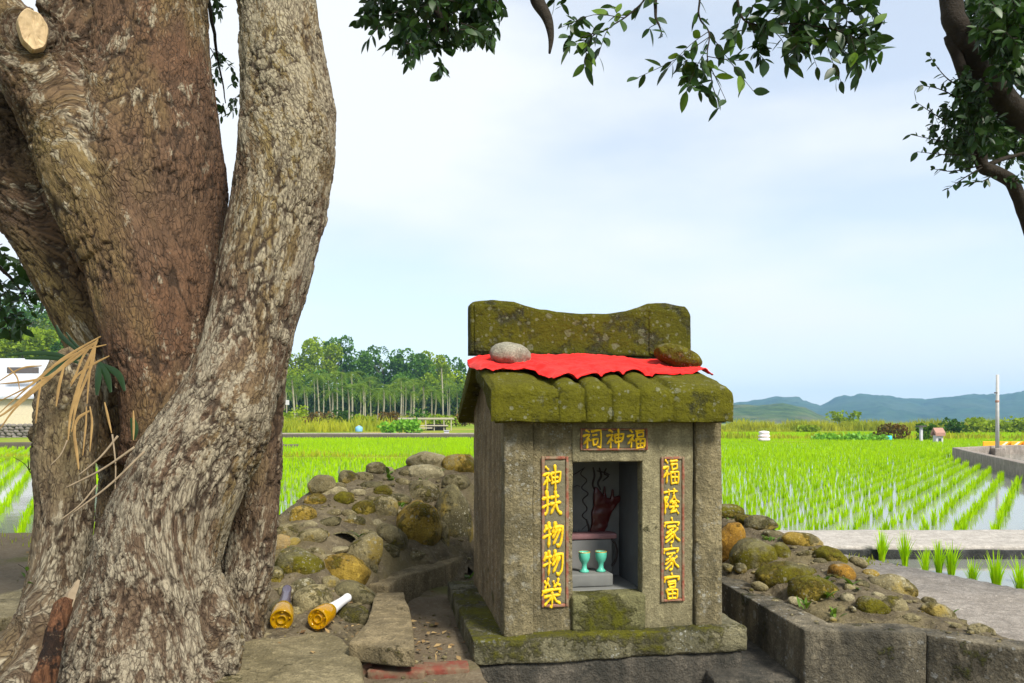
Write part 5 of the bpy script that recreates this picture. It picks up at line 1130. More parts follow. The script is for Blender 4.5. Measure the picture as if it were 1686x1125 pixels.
for pts in ([(66, 800, 2.0), (52, 780, 1.98), (40, 765, 1.97), (20, 752, 1.96)], [(48, 774, 1.98), (56, 760, 1.98), (60, 752, 1.98)], [(46, 772, 1.98), (45, 760, 1.98), (44, 756, 1.98)]): branch('twig', bt, pts, .0016, .0006, 'limb', 5)

# ================================================================== RICE
def rice_clump(seed, h=.18, n=12):
    r = np.random.default_rng(seed); V = []; F = []; off = 0; T = []
    for k in range(n):
        a = r.uniform(0, 2 * math.pi); lean = r.uniform(.03, .42) ** 1.2; hh = h * r.uniform(.6, 1.1); w = r.uniform(.004, .0075); b = r.uniform(0, .022)
        dx, dy = math.cos(a), math.sin(a); sx, sy = -dy, dx; t0 = r.random()
        for t in (0, .4, .75, 1.0):
            o = b + lean * hh * t * t * 1.1; z = hh * (t - .22 * lean * t ** 3) - .04; ww = w * (1 - t ** 2.5) + .0006
            V += [(dx * o - sx * ww, dy * o - sy * ww, z), (dx * o + sx * ww, dy * o + sy * ww, z)]; T += [t0, t0]
        for j in range(3): c = off + 2 * j; F.append((c, c + 1, c + 3, c + 2))
        off += 8
    me = mesh('rice_clump', np.array(V), np.array(F)); set_attr(me, 'tint', T); me.materials.append(MAT['rice']); return me
CLUMPS = [rice_clump(50 + k) for k in range(6)]
TALL = [rice_clump(80 + k, .29, 60) for k in range(4)]
def rows(ang, x_of_y, y0, y1, row, step, seed, keep):
    r = np.random.default_rng(seed); d = np.array([math.sin(ang), math.cos(ang)]); n = np.array([d[1], -d[0]])
    a = np.arange(-130, 130, row); b = np.arange(-40, 130, step); A, B = np.meshgrid(a, b); q = A[..., None] * n + B[..., None] * d; q = q.reshape(-1, 2)
    q = q[(q[:, 1] > y0) & (q[:, 1] < y1)]; lo, hi = x_of_y; q = q[(q[:, 0] > lo(q[:, 1])) & (q[:, 0] < hi(q[:, 1]))]
    q = q + r.normal(0, .018, q.shape); q = q[keep(q)]
    q = q[r.random(len(q)) > .015]; return q
def far_enough(q): return q
POND = np.array([(16.2, 27.5), (14.4, 20.4), (40, 0)])
def dry_right(q):      # keep the rice off the walled yard
    wall_x = np.interp(q[:, 1], [0, 12, 15.4, 23.4, 26, 45, 90], [5, 8.7, 10.2, 13.7, 17, 36, 66]); return q[:, 0] < wall_x
right_a = R(35.8)
QR = rows(right_a, (lambda y: -.08 * y - .3, lambda y: .74 * y + 1.2), 7.02, 30, .30, .16, 1, dry_right)
QR2 = rows(right_a, (lambda y: -.08 * y - .3, lambda y: .74 * y + 1.2), 30, 80, .33, .24, 2, dry_right)
edgeL = lambda q: (q[:, 1] > np.interp(q[:, 0], EX, EYy) + .35)
QL = rows(R(-31), (lambda y: -.74 * y - 1.2, lambda y: -.08 * y - .3), 4.9, 21.5, .30, .18, 3, edgeL)
QL2 = rows(R(-31), (lambda y: -.74 * y - 1.2, lambda y: -.06 * y), 22.4, 50, .30, .22, 4, lambda q: np.abs(q[:, 1] - 33.5 - .06 * q[:, 0]) > .25)
# the plants one can tell apart: the front rows
vis = QR[(QR[:, 1] < 9.2) & (QR[:, 0] > .17 * QR[:, 1])]; vis = vis[np.argsort(vis[:, 1])]; NEAR = vis[:210]
key = {tuple(np.round(v, 5)) for v in NEAR}; QR = np.array([q for q in QR if tuple(np.round(q, 5)) not in key])
vl = QL[(QL[:, 0] < -.60 * QL[:, 1]) | (QL[:, 0] > -.34 * QL[:, 1])]; vl = vl[np.argsort(vl[:, 1])]; NEARL = vl[:60]
key = {tuple(np.round(v, 5)) for v in NEARL}; QL = np.array([q for q in QL if tuple(np.round(q, 5)) not in key])
rr_ = np.random.default_rng(8)
def rice(q, lib, label, group, s0=.85, s1=1.2):
    o = bpy.data.objects.new('rice_plant', lib[rr_.integers(len(lib))]); COL.objects.link(o); o.location = (q[0], q[1], WATER_Z)
    s = rr_.uniform(s0, s1); o.scale = (s, s, s * rr_.uniform(.9, 1.1)); o.rotation_euler = (0, 0, rr_.uniform(0, 6.28)); tag(o, label, 'rice plant', group)
for q in NEAR: rice(q, CLUMPS, 'young rice plant in the front rows beyond the pale concrete path', 'rice plants nearest the concrete path')
for q in NEARL: rice(q, CLUMPS, 'young rice plant in the nearest rows of the field behind the old tree', 'rice plants nearest the old tree')
for px, py in ((1452, 923), (1490, 932), (1524, 946), (1546, 944), (1566, 946), (1601, 964), (1640, 972), (1680, 980), (1705, 962), (1720, 985), (1748, 995)):
    q = G(px, py, WATER_Z); rice(q, TALL, 'tall thick rice plant in the water strip between footpath and concrete path', 'rice plants in the near water strip', .75, 1.0)
def instance_field(name, pts, lib, label):
    colln = bpy.data.collections.new(name + '_kinds')
    for k, me in enumerate(lib): colln.objects.link(bpy.data.objects.new('rice_kind', me))
    me = bpy.data.meshes.new(name); me.vertices.add(len(pts)); co = np.concatenate([pts, np.full((len(pts), 1), WATER_Z)], 1).astype(np.float32); me.vertices.foreach_set('co', co.ravel()); me.update()
    o = ob(name, me); ng = bpy.data.node_groups.new(name, 'GeometryNodeTree'); ng.interface.new_socket('Geometry', in_out='INPUT', socket_type='NodeSocketGeometry'); ng.interface.new_socket('Geometry', in_out='OUTPUT', socket_type='NodeSocketGeometry')
    nd = ng.nodes; gi = nd.new('NodeGroupInput'); go = nd.new('NodeGroupOutput'); ip = nd.new('GeometryNodeInstanceOnPoints'); ci = nd.new('GeometryNodeCollectionInfo')
    ci.inputs['Collection'].default_value = colln; ci.inputs['Separate Children'].default_value = True; ci.inputs['Reset Children'].default_value = True
    ip.inputs['Pick Instance'].default_value = True
    ri = nd.new('FunctionNodeRandomValue'); ri.data_type = 'INT'; ri.inputs[4].default_value = 0; ri.inputs[5].default_value = len(lib) - 1
    rv = nd.new('FunctionNodeRandomValue'); rv.data_type = 'FLOAT_VECTOR'; rv.inputs[0].default_value = (-.08, -.08, 0); rv.inputs[1].default_value = (.08, .08, 6.283)
    rs_ = nd.new('FunctionNodeRandomValue'); rs_.data_type = 'FLOAT'; rs_.inputs[2].default_value = .8; rs_.inputs[3].default_value = 1.25
    lk = ng.links.new; lk(gi.outputs[0], ip.inputs['Points']); lk(ci.outputs[0], ip.inputs['Instance']); lk(ri.outputs[2], ip.inputs['Instance Index']); lk(rv.outputs[0], ip.inputs['Rotation']); lk(rs_.outputs[1], ip.inputs['Scale']); lk(ip.outputs[0], go.inputs[0])
    md = o.modifiers.new('plants', 'NODES'); md.node_group = ng; tag(o, label, 'rice', kind='stuff'); return o
instance_field('rice_field', QR, CLUMPS, 'bright green rows of young rice beyond the concrete path')
instance_field('rice_field', QR2, CLUMPS, 'distant dense green rice beside the far hills')
instance_field('rice_field', QL, CLUMPS, 'bright green rows of young rice behind the old tree and mound')
instance_field('rice_field', QL2, CLUMPS, 'distant dense green rice in front of the palm wood')

# ================================================================== BACKGROUND
def slab(name, pts, z0, z1, mat): V, F = extrude_poly(pts, z0, z1); return tag(ob(name, worn(mesh(name, V, F), .05, 2.0, .03, .8, 3), MAT[mat]), kind='structure')
slab('bund', [(-40, 21.6), (-1.2, 21.6), (-1.2, 22.1), (-40, 22.1)], -.6, -.30, 'meadow')
slab('bund', [(-18, 32.4), (-9.6, 32.9), (-9.6, 33.3), (-18, 32.8)], -.6, -.28, 'bund')
slab('field_bank', [(-60, 50.5), (6, 50.5), (10, 86), (8, 88), (3, 55), (-60, 54)], -.6, -.10, 'bund')
slab('field_road', [(-60, 51.3), (4, 51.3), (4, 53.5), (-60, 53.5)], -.2, -.06, 'farconc')
slab('bund', [(4, 81), (70, 81), (70, 83), (4, 83)], -.6, -.26, 'meadow')
# blades of tall grass in a band: nobody could count them
def grass_band(name, quads, n, h0, h1, w, mat, label, seed, cat='grass', ground=None):
    r = np.random.default_rng(seed); V = []; F = []; T = []; off = 0
    for k in range(n):
        x0, x1, y0, y1 = quads[r.integers(len(quads))]; x, y = r.uniform(x0, x1), r.uniform(y0, y1); z = ground(x, y) if ground else -.4
        cl = .6 + .8 * vn[k % 997]; h = r.uniform(h0, h1) * (.7 + .5 * math.sin(x * .45 + 1.3) ** 2 + .25 * math.sin(x * 1.9)); a = r.uniform(0, math.pi); lx = r.normal(0, .25) * h
        ca, sa = math.cos(a) * w, math.sin(a) * w; t = r.random() * .5 + .5 * (math.sin(x * .7 + y * .3) * .5 + .5)
        V += [(x - ca, y - sa, z), (x + ca, y + sa, z), (x + lx * .4 + ca * .8, y + sa * .8, z + h * .6), (x + lx * .4 - ca * .8, y - sa * .8, z + h * .6), (x + lx, y, z + h)]; T += [t] * 5
        F += [(off, off + 1, off + 2, off + 3), (off + 3, off + 2, off + 4)]; off += 5
    me = mesh(name, V, F); set_attr(me, 'tint', T); return tag(ob(name, me, MAT[mat]), label, cat, kind='stuff')
vn = RNG.random(997)
grass_band('tall_grass', [(20, 68, 86, 92)], 11000, .8, 1.35, .05, 'reed', 'yellow green tall grass band at the far edge of the right-hand field', 1)
grass_band('tall_grass', [(-52, -8, 60, 66), (-60, -8, 68, 84), (-60, -8, 84, 118)], 15000, .4, 1.15, .06, 'reed', 'yellow green tall grass in front of the palm trunks', 2, ground=lambda x, y: -.1 + .9 * float(sstep(62, 110, y)))
grass_band('bund_grass', [(-30, -1.2, 21.6, 22.0)], 2500, .06, .2, .012, 'reed', 'short yellowish grass along the bund between the rice fields', 3, ground=lambda x, y: -.31)
grass_band('verge_grass', [(8, 34, 46, 50), (10, 30, 78, 81)], 4000, .2, .5, .04, 'reed', 'short yellow grass verge beyond the right-hand rice', 4)
grass_band('bank_grass', [(-6, -2.2, 4.6, 5.2), (1.6, 2.6, 4.9, 5.3)], 500, .03, .10, .004, 'reed', 'short sparse grass on the edge of the bank', 5, ground=lambda x, y: float(bank_h(np.array([x]), np.array([y]))[0]) - .01)
# leafy crop rows
def leafy(name, cen, rad, n, ls, mat, label, cat, seed, group=None, kind=None, parent=None, flat=.0, trunk=None):
    r = np.random.default_rng(seed); cen = np.array(cen, float); its = []
    lobes = [(np.array([r.uniform(-.8, .8), r.uniform(-.6, .6), r.uniform(-.75, .75)]) * rad, r.uniform(.22, .5)) for _ in range(16)]
    lc = np.array([l[0] for l in lobes]); ls_ = np.array([l[1] for l in lobes]); i = r.integers(0, 16, n); u = r.normal(size=(n, 3)); u /= np.linalg.norm(u, axis=1, keepdims=True)
    p = cen + lc[i] + u * np.array(rad) * (ls_[i] * r.uniform(.75, 1.0, n) ** .5)[:, None]; low = p[:, 2] < cen[2] - rad[2] * 1.05; p[low, 2] = cen[2] - rad[2] * r.uniform(.6, 1.0, low.sum())
    d = u + r.normal(0, .6, (n, 3)); v0 = np.array([(-.5, 0, 0), (.5, .1, 0), (.45, .8, .1), (0, 1.1, -.1), (-.5, .75, .1)])
    its = list(zip(p, d, r.uniform(-3, 3, n), ls * r.uniform(.7, 1.4, n)))
    me = leaf_bundle(its, shapes=[(v0, [(0, 1, 2, 3, 4)])], tint=np.clip(.5 + r.normal(0, .24, n) + .18 * r.normal(size=16)[i], 0, 1)); me.name = 'crown'; return me
def bush(name, px, py_top, py_bot, wpx, Y, mat, label, seed, n=700, ls=.10, cat='bush', gz=None):
    b = P(px, py_bot, Y); t = P(px, py_top, Y); gz = b[2] if gz is None else gz; h = t[2] - gz; rx = wpx / FPX * Y / 2
    e = empty(name, (b[0], Y, gz)); tag(e, label, cat)
    o = ob('crown', leafy('crown', (b[0], Y, gz + h * .52), (rx, rx * .8, h * .5), n, ls, mat, '', '', seed), MAT[mat]); keep_world(o, e)
    p = np.array([(b[0], Y, gz - .1), (b[0] + .02, Y, gz + h * .3), (b[0] - .03, Y, gz + h * .6)]); o = ob('stem', mesh('stem', *tube(spline(p, 6), np.linspace(rx * .08 + .01, .01, 6), 6)), MAT['treetrunk']); keep_world(o, e); return e
bush('bush', 1477, 697, 728, 50, 46, 'bushred', 'brownish red bush beside the thin capped post across the field', 3)
bush('bush', 1527, 700, 736, 40, 44, 'treeleaf', 'dark green bush next to the tiny tile-roofed hut', 4, 700, .10)
bush('bush', 1574, 690, 722, 34, 70, 'treeleaf', 'round dark green bush right of the tiny hut', 5, 700, .16)
bush('bush', 1395, 678, 706, 42, 100, 'treeleaf_y', 'bright green tree-like bush rising over the tall grass', 6, 700, .25)
for k, (px, w) in enumerate(((1360, 40), (1385, 44), (1412, 40), (1440, 44))): bush('crop_plant', px, 714 + k % 2 * 3, 737, w, 45 - k * .5, 'crop', '%s clump of lime green leafy crop at the edge of the rice' % ('first', 'second', 'third', 'fourth')[k], 20 + k, 420, .12, 'crop')
for k, (px, w, t) in enumerate(((1612, 46, 690), (1640, 40, 693), (1672, 44, 689), (1705, 50, 690), (1335, 30, 703))): bush('bush', px, t, 714, w, 75 + k, 'treeleaf_y', ('yellow green bamboo clump beside the round dark bush', 'low yellow green clump just behind the tall post', 'yellow green clump between post and picture edge', 'yellow green clump cut by the picture edge', 'small bush in the tall grass left of the bright tree')[k], 30 + k, 500, .2)
for k, (px, w, t) in enumerate(((640, 34, 694), (668, 38, 692))): bush('crop_plant', px, t, 714, w, 56, 'crop', ('large-leaved bright green plant in front of the pole shed', 'large-leaved bright green plant nearest the pole shed')[k], 40 + k, 260, .2, 'crop')
for k, (px, w) in enumerate(((480, 40), (520, 46), (560, 40), (600, 44), (640, 40), (690, 44), (730, 50), (765, 40))):
    bush('bush', px, 672 + (k * 37 % 14), 703, w, 74 + k % 3 * 4, ('treeleaf_y', 'bushred', 'treeleaf')[k % 3], '%s of the low bushes from the old tree along the foot of the palms' % ('first', 'second', 'third', 'fourth', 'fifth', 'sixth', 'seventh', 'eighth')[k], 60 + k, 420, .18)

# --- betel palms
ORD = 'first second third fourth fifth sixth seventh eighth ninth tenth eleventh twelfth thirteenth fourteenth fifteenth sixteenth seventeenth eighteenth nineteenth twentieth twenty-first twenty-second twenty-third twenty-fourth twenty-fifth twenty-sixth twenty-seventh twenty-eighth twenty-ninth thirtieth thirty-first thirty-second thirty-third thirty-fourth thirty-fifth thirty-sixth thirty-seventh thirty-eighth thirty-ninth fortieth'.split()
def palm_crown(seed):
    r = np.random.default_rng(seed); V = []; F = []; T = []; off = 0
    for k in range(13):
        a = 2 * math.pi * k / 13 + r.uniform(-.2, .2); up = r.uniform(.1, 1.1); L_ = r.uniform(1.3, 1.9); t0 = r.random()
        pts = [np.array([math.cos(a) * L_ * t, math.sin(a) * L_ * t, L_ * (up * t - 1.15 * t * t)]) for t in np.linspace(0, 1, 9)]
        sd = np.array([-math.sin(a), math.cos(a), 0])
        for j in range(1, 9):
            for s in (-1, 1):
                for q in range(2):
                    c = pts[j - 1] + (pts[j] - pts[j - 1]) * (q * .5 + r.uniform(0, .3)); ll = .42 * math.sin(math.pi * min(.97, (j + q * .5) / 9.3 + .12)); tip = c + sd * s * ll + (pts[j] - pts[j - 1]) * .9 + np.array([0, 0, -.22 * ll - r.uniform(0, .1)])
                    d = (pts[j] - pts[j - 1]) * .30; V += [c, c + d, tip]; F.append((off, off + 1, off + 2)); off += 3; T += [t0] * 3
    me = mesh('crown', V, F); set_attr(me, 'tint', T); me.materials.append(MAT['palmleaf']); return me
PCR = [palm_crown(k) for k in range(4)]; rp_ = np.random.default_rng(3); PTR = {}
pal = sorted([462, 474, 488, 503, 517, 533, 546, 558, 573, 588, 604, 612, 628, 646, 660, 672, 686, 700, 718, 729, 742, 764, 482, 566, 638, 694, 497, 525, 540, 580, 596, 620, 654, 666, 680, 708, 735, 752])
for k, px in enumerate(pal):
    Y = rp_.uniform(78, 128); px += rp_.uniform(-5, 5); pyb = rp_.uniform(688, 698); pyt = rp_.uniform(612, 652) if abs(px - 729) > 6 else 606
    b = P(px, pyb, Y); t = P(px + rp_.uniform(-3, 3), pyt, Y); e = empty('betel_palm', (b[0], Y, b[2] - .3)); tag(e, '%s palm from the old tree in the row of thin-trunked palms' % ORD[k], 'palm tree', 'thin-trunked palms behind the field')
    p = spline([(b[0], Y, b[2] - .4), ((b[0] * .4 + t[0] * .6) + .08, Y, (b[2] + t[2]) / 2), (t[0], Y, t[2])], 10); keep_world(ob('trunk', mesh('trunk', *tube(p, np.linspace(.12, .085, 10) * rp_.uniform(.7, 1.15), 8)), MAT['palmtrunk']), e)
    o = bpy.data.objects.new('crown', PCR[k % 4]); COL.objects.link(o); s = rp_.uniform(1.15, 1.7); o.location = t; o.scale = (s, s, s); o.rotation_euler = (0, 0, rp_.uniform(0, 6)); keep_world(o, e)
# --- woodland trees behind the palms
def wood_tree(px, pyt, pyb, w, Y, mat, label, seed, n=2600, ls=.34):
    b = P(px, 694, Y); t = P(px, pyt, Y); u = P(px, pyb + 18, Y); rx = w * 1.15 / FPX * Y / 2; h = t[2] - u[2]
    e = empty('woodland_tree', (b[0], Y, b[2])); tag(e, label, 'tree', 'woodland trees behind the palms')
    keep_world(ob('crown', leafy('crown', (b[0], Y, (t[2] + u[2]) / 2), (rx, rx * .8, h * .52), n, ls, mat, '', '', seed), MAT[mat]), e)
    mb = MB(); r = np.random.default_rng(seed); top = np.array([b[0], Y, u[2] + h * .3]); mb.add(*tube(spline([(b[0], Y, b[2] - 1), (b[0] + .3, Y, (b[2] + u[2]) / 2), top], 10), np.linspace(.35, .2, 10), 8))
    for q in range(5): a = r.uniform(0, 6.28); mb.add(*tube(spline([top - [0, 0, h * .2], top + [math.cos(a) * rx * .3, math.sin(a) * rx * .3, h * .05], top + [math.cos(a) * rx * .7, math.sin(a) * rx * .5, h * .3]], 8), np.linspace(.16, .05, 8), 6))
    keep_world(ob('trunk', mb.mesh('trunk'), MAT['treetrunk']), e)
WT = [(488, 557, 612, 56, 150, 'treeleaf_y', 'tall bright yellow green tree nearest the old trunk in the wood'), (527, 560, 610, 48, 155, 'treeleaf_y', 'bright green tree second along the skyline of the wood'), (557, 560, 615, 46, 160, 'treeleaf', 'dark broad tree with flat top beside the bright green ones'),
      (585, 588, 630, 44, 150, 'treeleaf', 'low dark tree in the dip of the wood skyline'), (612, 580, 628, 46, 165, 'treeleaf', 'dark tree left of the highest dark crown'), (634, 572, 625, 52, 160, 'treeleaf', 'highest dark crown in the middle of the wood'), (668, 582, 628, 48, 158, 'treeleaf', 'dark round tree just right of the highest dark crown'),
      (696, 586, 632, 46, 156, 'treeleaf', 'darkest low crown right of the middle of the wood'), (716, 583, 626, 40, 162, 'treeleaf_y', 'pale green loose tree near the shrine in the skyline'), (742, 592, 640, 40, 165, 'treeleaf', 'sparse tree at the end of the wood beside the shrine'), (470, 600, 650, 50, 140, 'treeleaf_y', 'lower yellow green tree against the old trunk'),
      (752, 618, 668, 56, 130, 'treeleaf_y', 'rounded yellow green tree right beside the shrine wall'), (720, 622, 672, 44, 135, 'treeleaf_y', 'broad green tree behind the last palms'), (520, 612, 660, 60, 140, 'treeleaf', 'dark lower tree behind the first palms'), (580, 625, 672, 60, 138, 'treeleaf', 'dark lower tree behind the middle palms'), (650, 622, 670, 64, 142, 'treeleaf', 'dark lower tree below the highest crown'),
      (20, 490, 575, 90, 120, 'treeleaf', 'big dark tree on the slope above the white house'), (85, 510, 580, 80, 125, 'treeleaf_y', 'green tree on the slope beside the leaning stem'), (40, 545, 598, 70, 95, 'treeleaf_y', 'lower bright tree just behind the white house roof'), (120, 560, 610, 60, 100, 'treeleaf', 'dark tree behind the dried frond')]
for k, a in enumerate(WT): wood_tree(*a, 300 + k)
def thick_scrub():
    parts = []
    for k in range(26):
        r = np.random.default_rng(900 + k); px = 455 + k * 13 + r.uniform(-5, 5); Y = r.uniform(126, 134); c = P(px, r.uniform(652, 672), Y); parts.append(leafy('scrub', c, (2.6, 1.6, r.uniform(2.2, 3.6)), 420, .34, 'treeleaf', '', '', 950 + k))
    bm = bmesh.new()
    for me in parts: bm.from_mesh(me)
    me = bpy.data.meshes.new('scrub'); bm.to_mesh(me); bm.free(); return me
tag(ob('undergrowth', thick_scrub(), MAT['scrub']), 'dark green scrub filling the shade behind the palm trunks', 'undergrowth', kind='stuff')

def wbox(name, mat, e, x0, x1, y0, y1, z0, z1, r=.02): V, F = rbox(x0, x1, y0, y1, z0, z1, r=r, seg=1.0, amp=.005, sc=2); o = ob(name, mesh(name, V, F, False), MAT[mat]); keep_world(o, e); return o
def ppx(px, Y): return (px - 843) / FPX * Y * 1.0
# --- white farmhouse seen past the grey stem
def gable_roof(e, x0, x1, y0, y1, z0, z1, mat, name='roof'):
    ym = (y0 + y1) / 2; V = [(x0, y0, z0), (x1, y0, z0), (x1, y1, z0), (x0, y1, z0), (x0, ym, z1), (x1, ym, z1)] ; V += [(a, b, c + .18) for a, b, c in V]
    F = [(0, 1, 5, 4), (2, 3, 4, 5), (7, 6, 10, 11), (9, 8, 11, 10), (0, 6, 7, 1), (2, 8, 9, 3), (0, 4, 10, 6), (4, 3, 9, 10), (1, 7, 11, 5), (5, 11, 8, 2)]
    o = ob(name, fix_normals(mesh(name, V, F, False)), MAT[mat]); keep_world(o, e); return o
hs = empty('farmhouse', P(20, 694, 60)); tag(hs, 'white farmhouse with pale pitched roof beyond the left-hand rice field', 'house')
z = lambda py, Y: float(EYE[2] + (HORIZON - py) / FPX * Y)
wbox('wall', 'white', hs, ppx(-160, 60), ppx(52, 60), 60, 66, -.3, z(650, 60))
gable_roof(hs, ppx(-175, 60), ppx(70, 60), 59.3, 66.7, z(652, 60), z(592, 62), 'roofgrey')
wbox('eave_board', 'darkroof', hs, ppx(22, 60), ppx(72, 60), 59.2, 59.4, z(616, 60), z(606, 60))
for a, b in ((-40, -20), (5, 18), (40, 48)): wbox('window', 'window', hs, ppx(a, 60), ppx(b, 60), 59.93, 60.02, z(684, 60), z(664, 60))
h2 = empty('lean_to', P(40, 694, 57)); tag(h2, 'cream lean-to with low pale roof in front of the white farmhouse', 'shed')
wbox('wall', 'cream', h2, ppx(-30, 57), ppx(66, 57), 57, 58.6, -.3, z(655, 57)); gable_roof(h2, ppx(-40, 57), ppx(72, 57), 56.6, 59, z(657, 57), z(644, 57), 'roofgrey')
# field-stone wall under it, every stone of its own
sw = empty('stone_wall', P(20, 725, 40)); tag(sw, 'dark dry-stone retaining wall below the white farmhouse', 'wall')
STM = [stone_mesh('stone', .17, .12, .11, 400 + k, 2) for k in range(5)]
for m_s in STM: m_s.materials.append(MAT['rubble'])
zb, zt_ = z(727, 42), z(699, 42); k = 0
wbox('core', 'bund', sw, ppx(-60, 42), ppx(80, 42), 42.0, 42.8, zb - .2, zt_ - .08)
for zr in np.arange(zb, zt_, .17):
    for xx in np.arange(ppx(-40, 42), ppx(76, 42), .31):
        o = bpy.data.objects.new('stone', STM[k % 5]); COL.objects.link(o); o.location = (xx + (k % 3) * .04 + (.15 if int(zr * 10) % 2 else 0), 41.97 + .04 * (k % 2), zr + .05); o.rotation_euler = (k * .7, k * 1.3 % .4, k * .37 % .5); keep_world(o, sw); k += 1
slab('verge', [(-60, 33), (-19, 33), (-22, 42.2), (-60, 42.2)], -.6, -.16, 'meadow'); slab('kerb_edge', [(-60, 31), (-18, 31), (-18.2, 31.5), (-60, 31.5)], -.6, -.14, 'bund')
# --- pole shed by the palms
ps = empty('pole_shed', P(700, 712, 62)); tag(ps, 'low open shed of grey poles with flat roof in front of the palms', 'shed')
Yp = 62; wbox('roof', 'planks', ps, ppx(655, Yp), ppx(744, Yp), Yp, Yp + 2.5, z(691, Yp), z(688, Yp))
for px in (657, 670, 684, 700, 714, 730, 742): wbox('post', 'planks', ps, ppx(px, Yp), ppx(px + 1.5, Yp), Yp + .05, Yp + .14, z(716, Yp), z(691, Yp), .01)
for a, b, t in ((676, 712, 704), (690, 738, 700)): wbox('rail', 'planks', ps, ppx(a, Yp), ppx(b, Yp), Yp - .08, Yp + .02, z(t + 2, Yp), z(t, Yp), .01)
wbox('back_panel', 'darkroof', ps, ppx(700, Yp), ppx(732, Yp), Yp + 1.2, Yp + 1.3, z(714, Yp), z(698, Yp))
b1 = empty('water_tank', P(591, 709, 58)); tag(b1, 'pale blue plastic tank standing in the weeds before the palms', 'tank'); V, F = lathe([(.0, 0), (.42, 0), (.45, .05), (.45, .5), (.38, .62), (.16, .68), (.15, .74), (.0, .74)], 20); V *= .62; o = ob('tank_body', mesh('tank_body', V, F), MAT['blue']); o.location = (ppx(591, 58), 58, z(711, 58)); keep_world(o, b1); V, F = lathe([(.18, .74), (.18, .79), (.0, .8)], 16); V *= .62; o = ob('lid', mesh('lid', V, F), MAT['white']); o.location = (ppx(591, 58), 58, z(711, 58)); keep_world(o, b1)
b2 = empty('field_box', P(736, 716, 54)); tag(b2, 'small white pump box on the field bank beside the shrine wall', 'box'); wbox('box_body', 'white', b2, ppx(731, 54), ppx(739, 54), 54, 54.3, z(718, 54), z(710, 54)); wbox('box_lid', 'roofgrey', b2, ppx(730.4, 54), ppx(739.6, 54), 53.95, 54.35, z(710, 54) + .003, z(708.6, 54))
b3 = empty('white_sign', P(466, 694, 66)); tag(b3, 'small white board on a post just past the old trunk', 'sign'); wbox('board', 'white', b3, ppx(456, 66), ppx(476, 66), 66, 66.06, z(667, 66), z(659, 66)); wbox('post', 'post', b3, ppx(461, 66), ppx(463, 66), 66.07, 66.15, z(705, 66), z(637, 66), .01)
# --- things across the right-hand field
for k, (w, lab) in enumerate(((.62, 'lowest'), (.60, 'middle'), (.54, 'topmost'))):
    V, F = ico(3); V = np.sign(V) * np.abs(V) ** .6 * np.array([w / 2, .22, .10]); V[:, 2] += .012 * vnoise(V * 9, k); e = empty('sack', (ppx(1258, 41), 41, WATER_Z + .16 + k * .185)); e.rotation_euler = (0, 0, .1 * k)
    ob('sack_body', mesh('sack_body', V, F.copy()), MAT['sack'], e); V2, F2 = tube(np.array([(-w / 2 * 1.01, 0, .0), (w / 2 * 1.01, 0, .0)]), .02, 6); V3, F3 = ico(2); V3 = np.sign(V3) * np.abs(V3) ** .6 * np.array([w / 2 * 1.03, .232, .034]); ob('pink_band', mesh('pink_band', V3, F3.copy()), MAT['sackpink'], e)
    tag(e, '%s of three white and pink sacks stacked across the field' % lab, 'sack', 'sacks stacked on the bund')
slab('bund', [(ppx(1225, 41), 40.4), (ppx(1330, 41), 40.4), (ppx(1330, 41), 41.6), (ppx(1225, 41), 41.6)], -.6, WATER_Z + .06, 'meadow')
cp = empty('capped_post', P(1506, 728, 44)); tag(cp, 'thin white post with dark slanted cap between the red and green bushes', 'post'); wbox('post', 'white', cp, ppx(1503.5, 44), ppx(1507.5, 44), 43.2, 43.35, z(730, 44), z(703, 44)); o = wbox('cap', 'darkroof', cp, ppx(1499, 44), ppx(1511, 44), 43.05, 43.5, z(703, 44) + .003, z(701, 44))
tb_ = empty('teal_bucket', P(1463, 724, 45)); tag(tb_, 'small teal plastic drum in front of the reddish bush', 'drum'); V, F = lathe([(0, 0), (.17, 0), (.19, .04), (.19, .24), (.17, .27), (0, .275)], 16); o = ob('drum_body', mesh('drum_body', V, F), MAT['teal']); o.location = (ppx(1463, 44.5), 44.5, z(725, 44.5)); keep_world(o, tb_); V, F = lathe([(.193, .1), (.2, .11), (.193, .12)], 16); o = ob('hoop', mesh('hoop', V, F), MAT['teal']); o.location = (ppx(1463, 44.5), 44.5, z(725, 44.5)); keep_world(o, tb_)
ht_ = empty('tiny_hut', P(1549, 737, 40)); tag(ht_, 'tiny hut with red tiled roof beside the dark bush across the field', 'hut'); Yh = 40
wbox('wall', 'white', ht_, ppx(1541, Yh), ppx(1553, Yh), Yh, Yh + .3, z(738, Yh), z(717, Yh)); gable_roof(ht_, ppx(1539, Yh), ppx(1555, Yh), Yh - .1, Yh + .4, z(718, Yh), z(710, Yh), 'redroof'); wbox('doorway', 'window', ht_, ppx(1545, Yh), ppx(1550, Yh), Yh - .012, Yh + .01, z(732, Yh), z(722, Yh), .003)
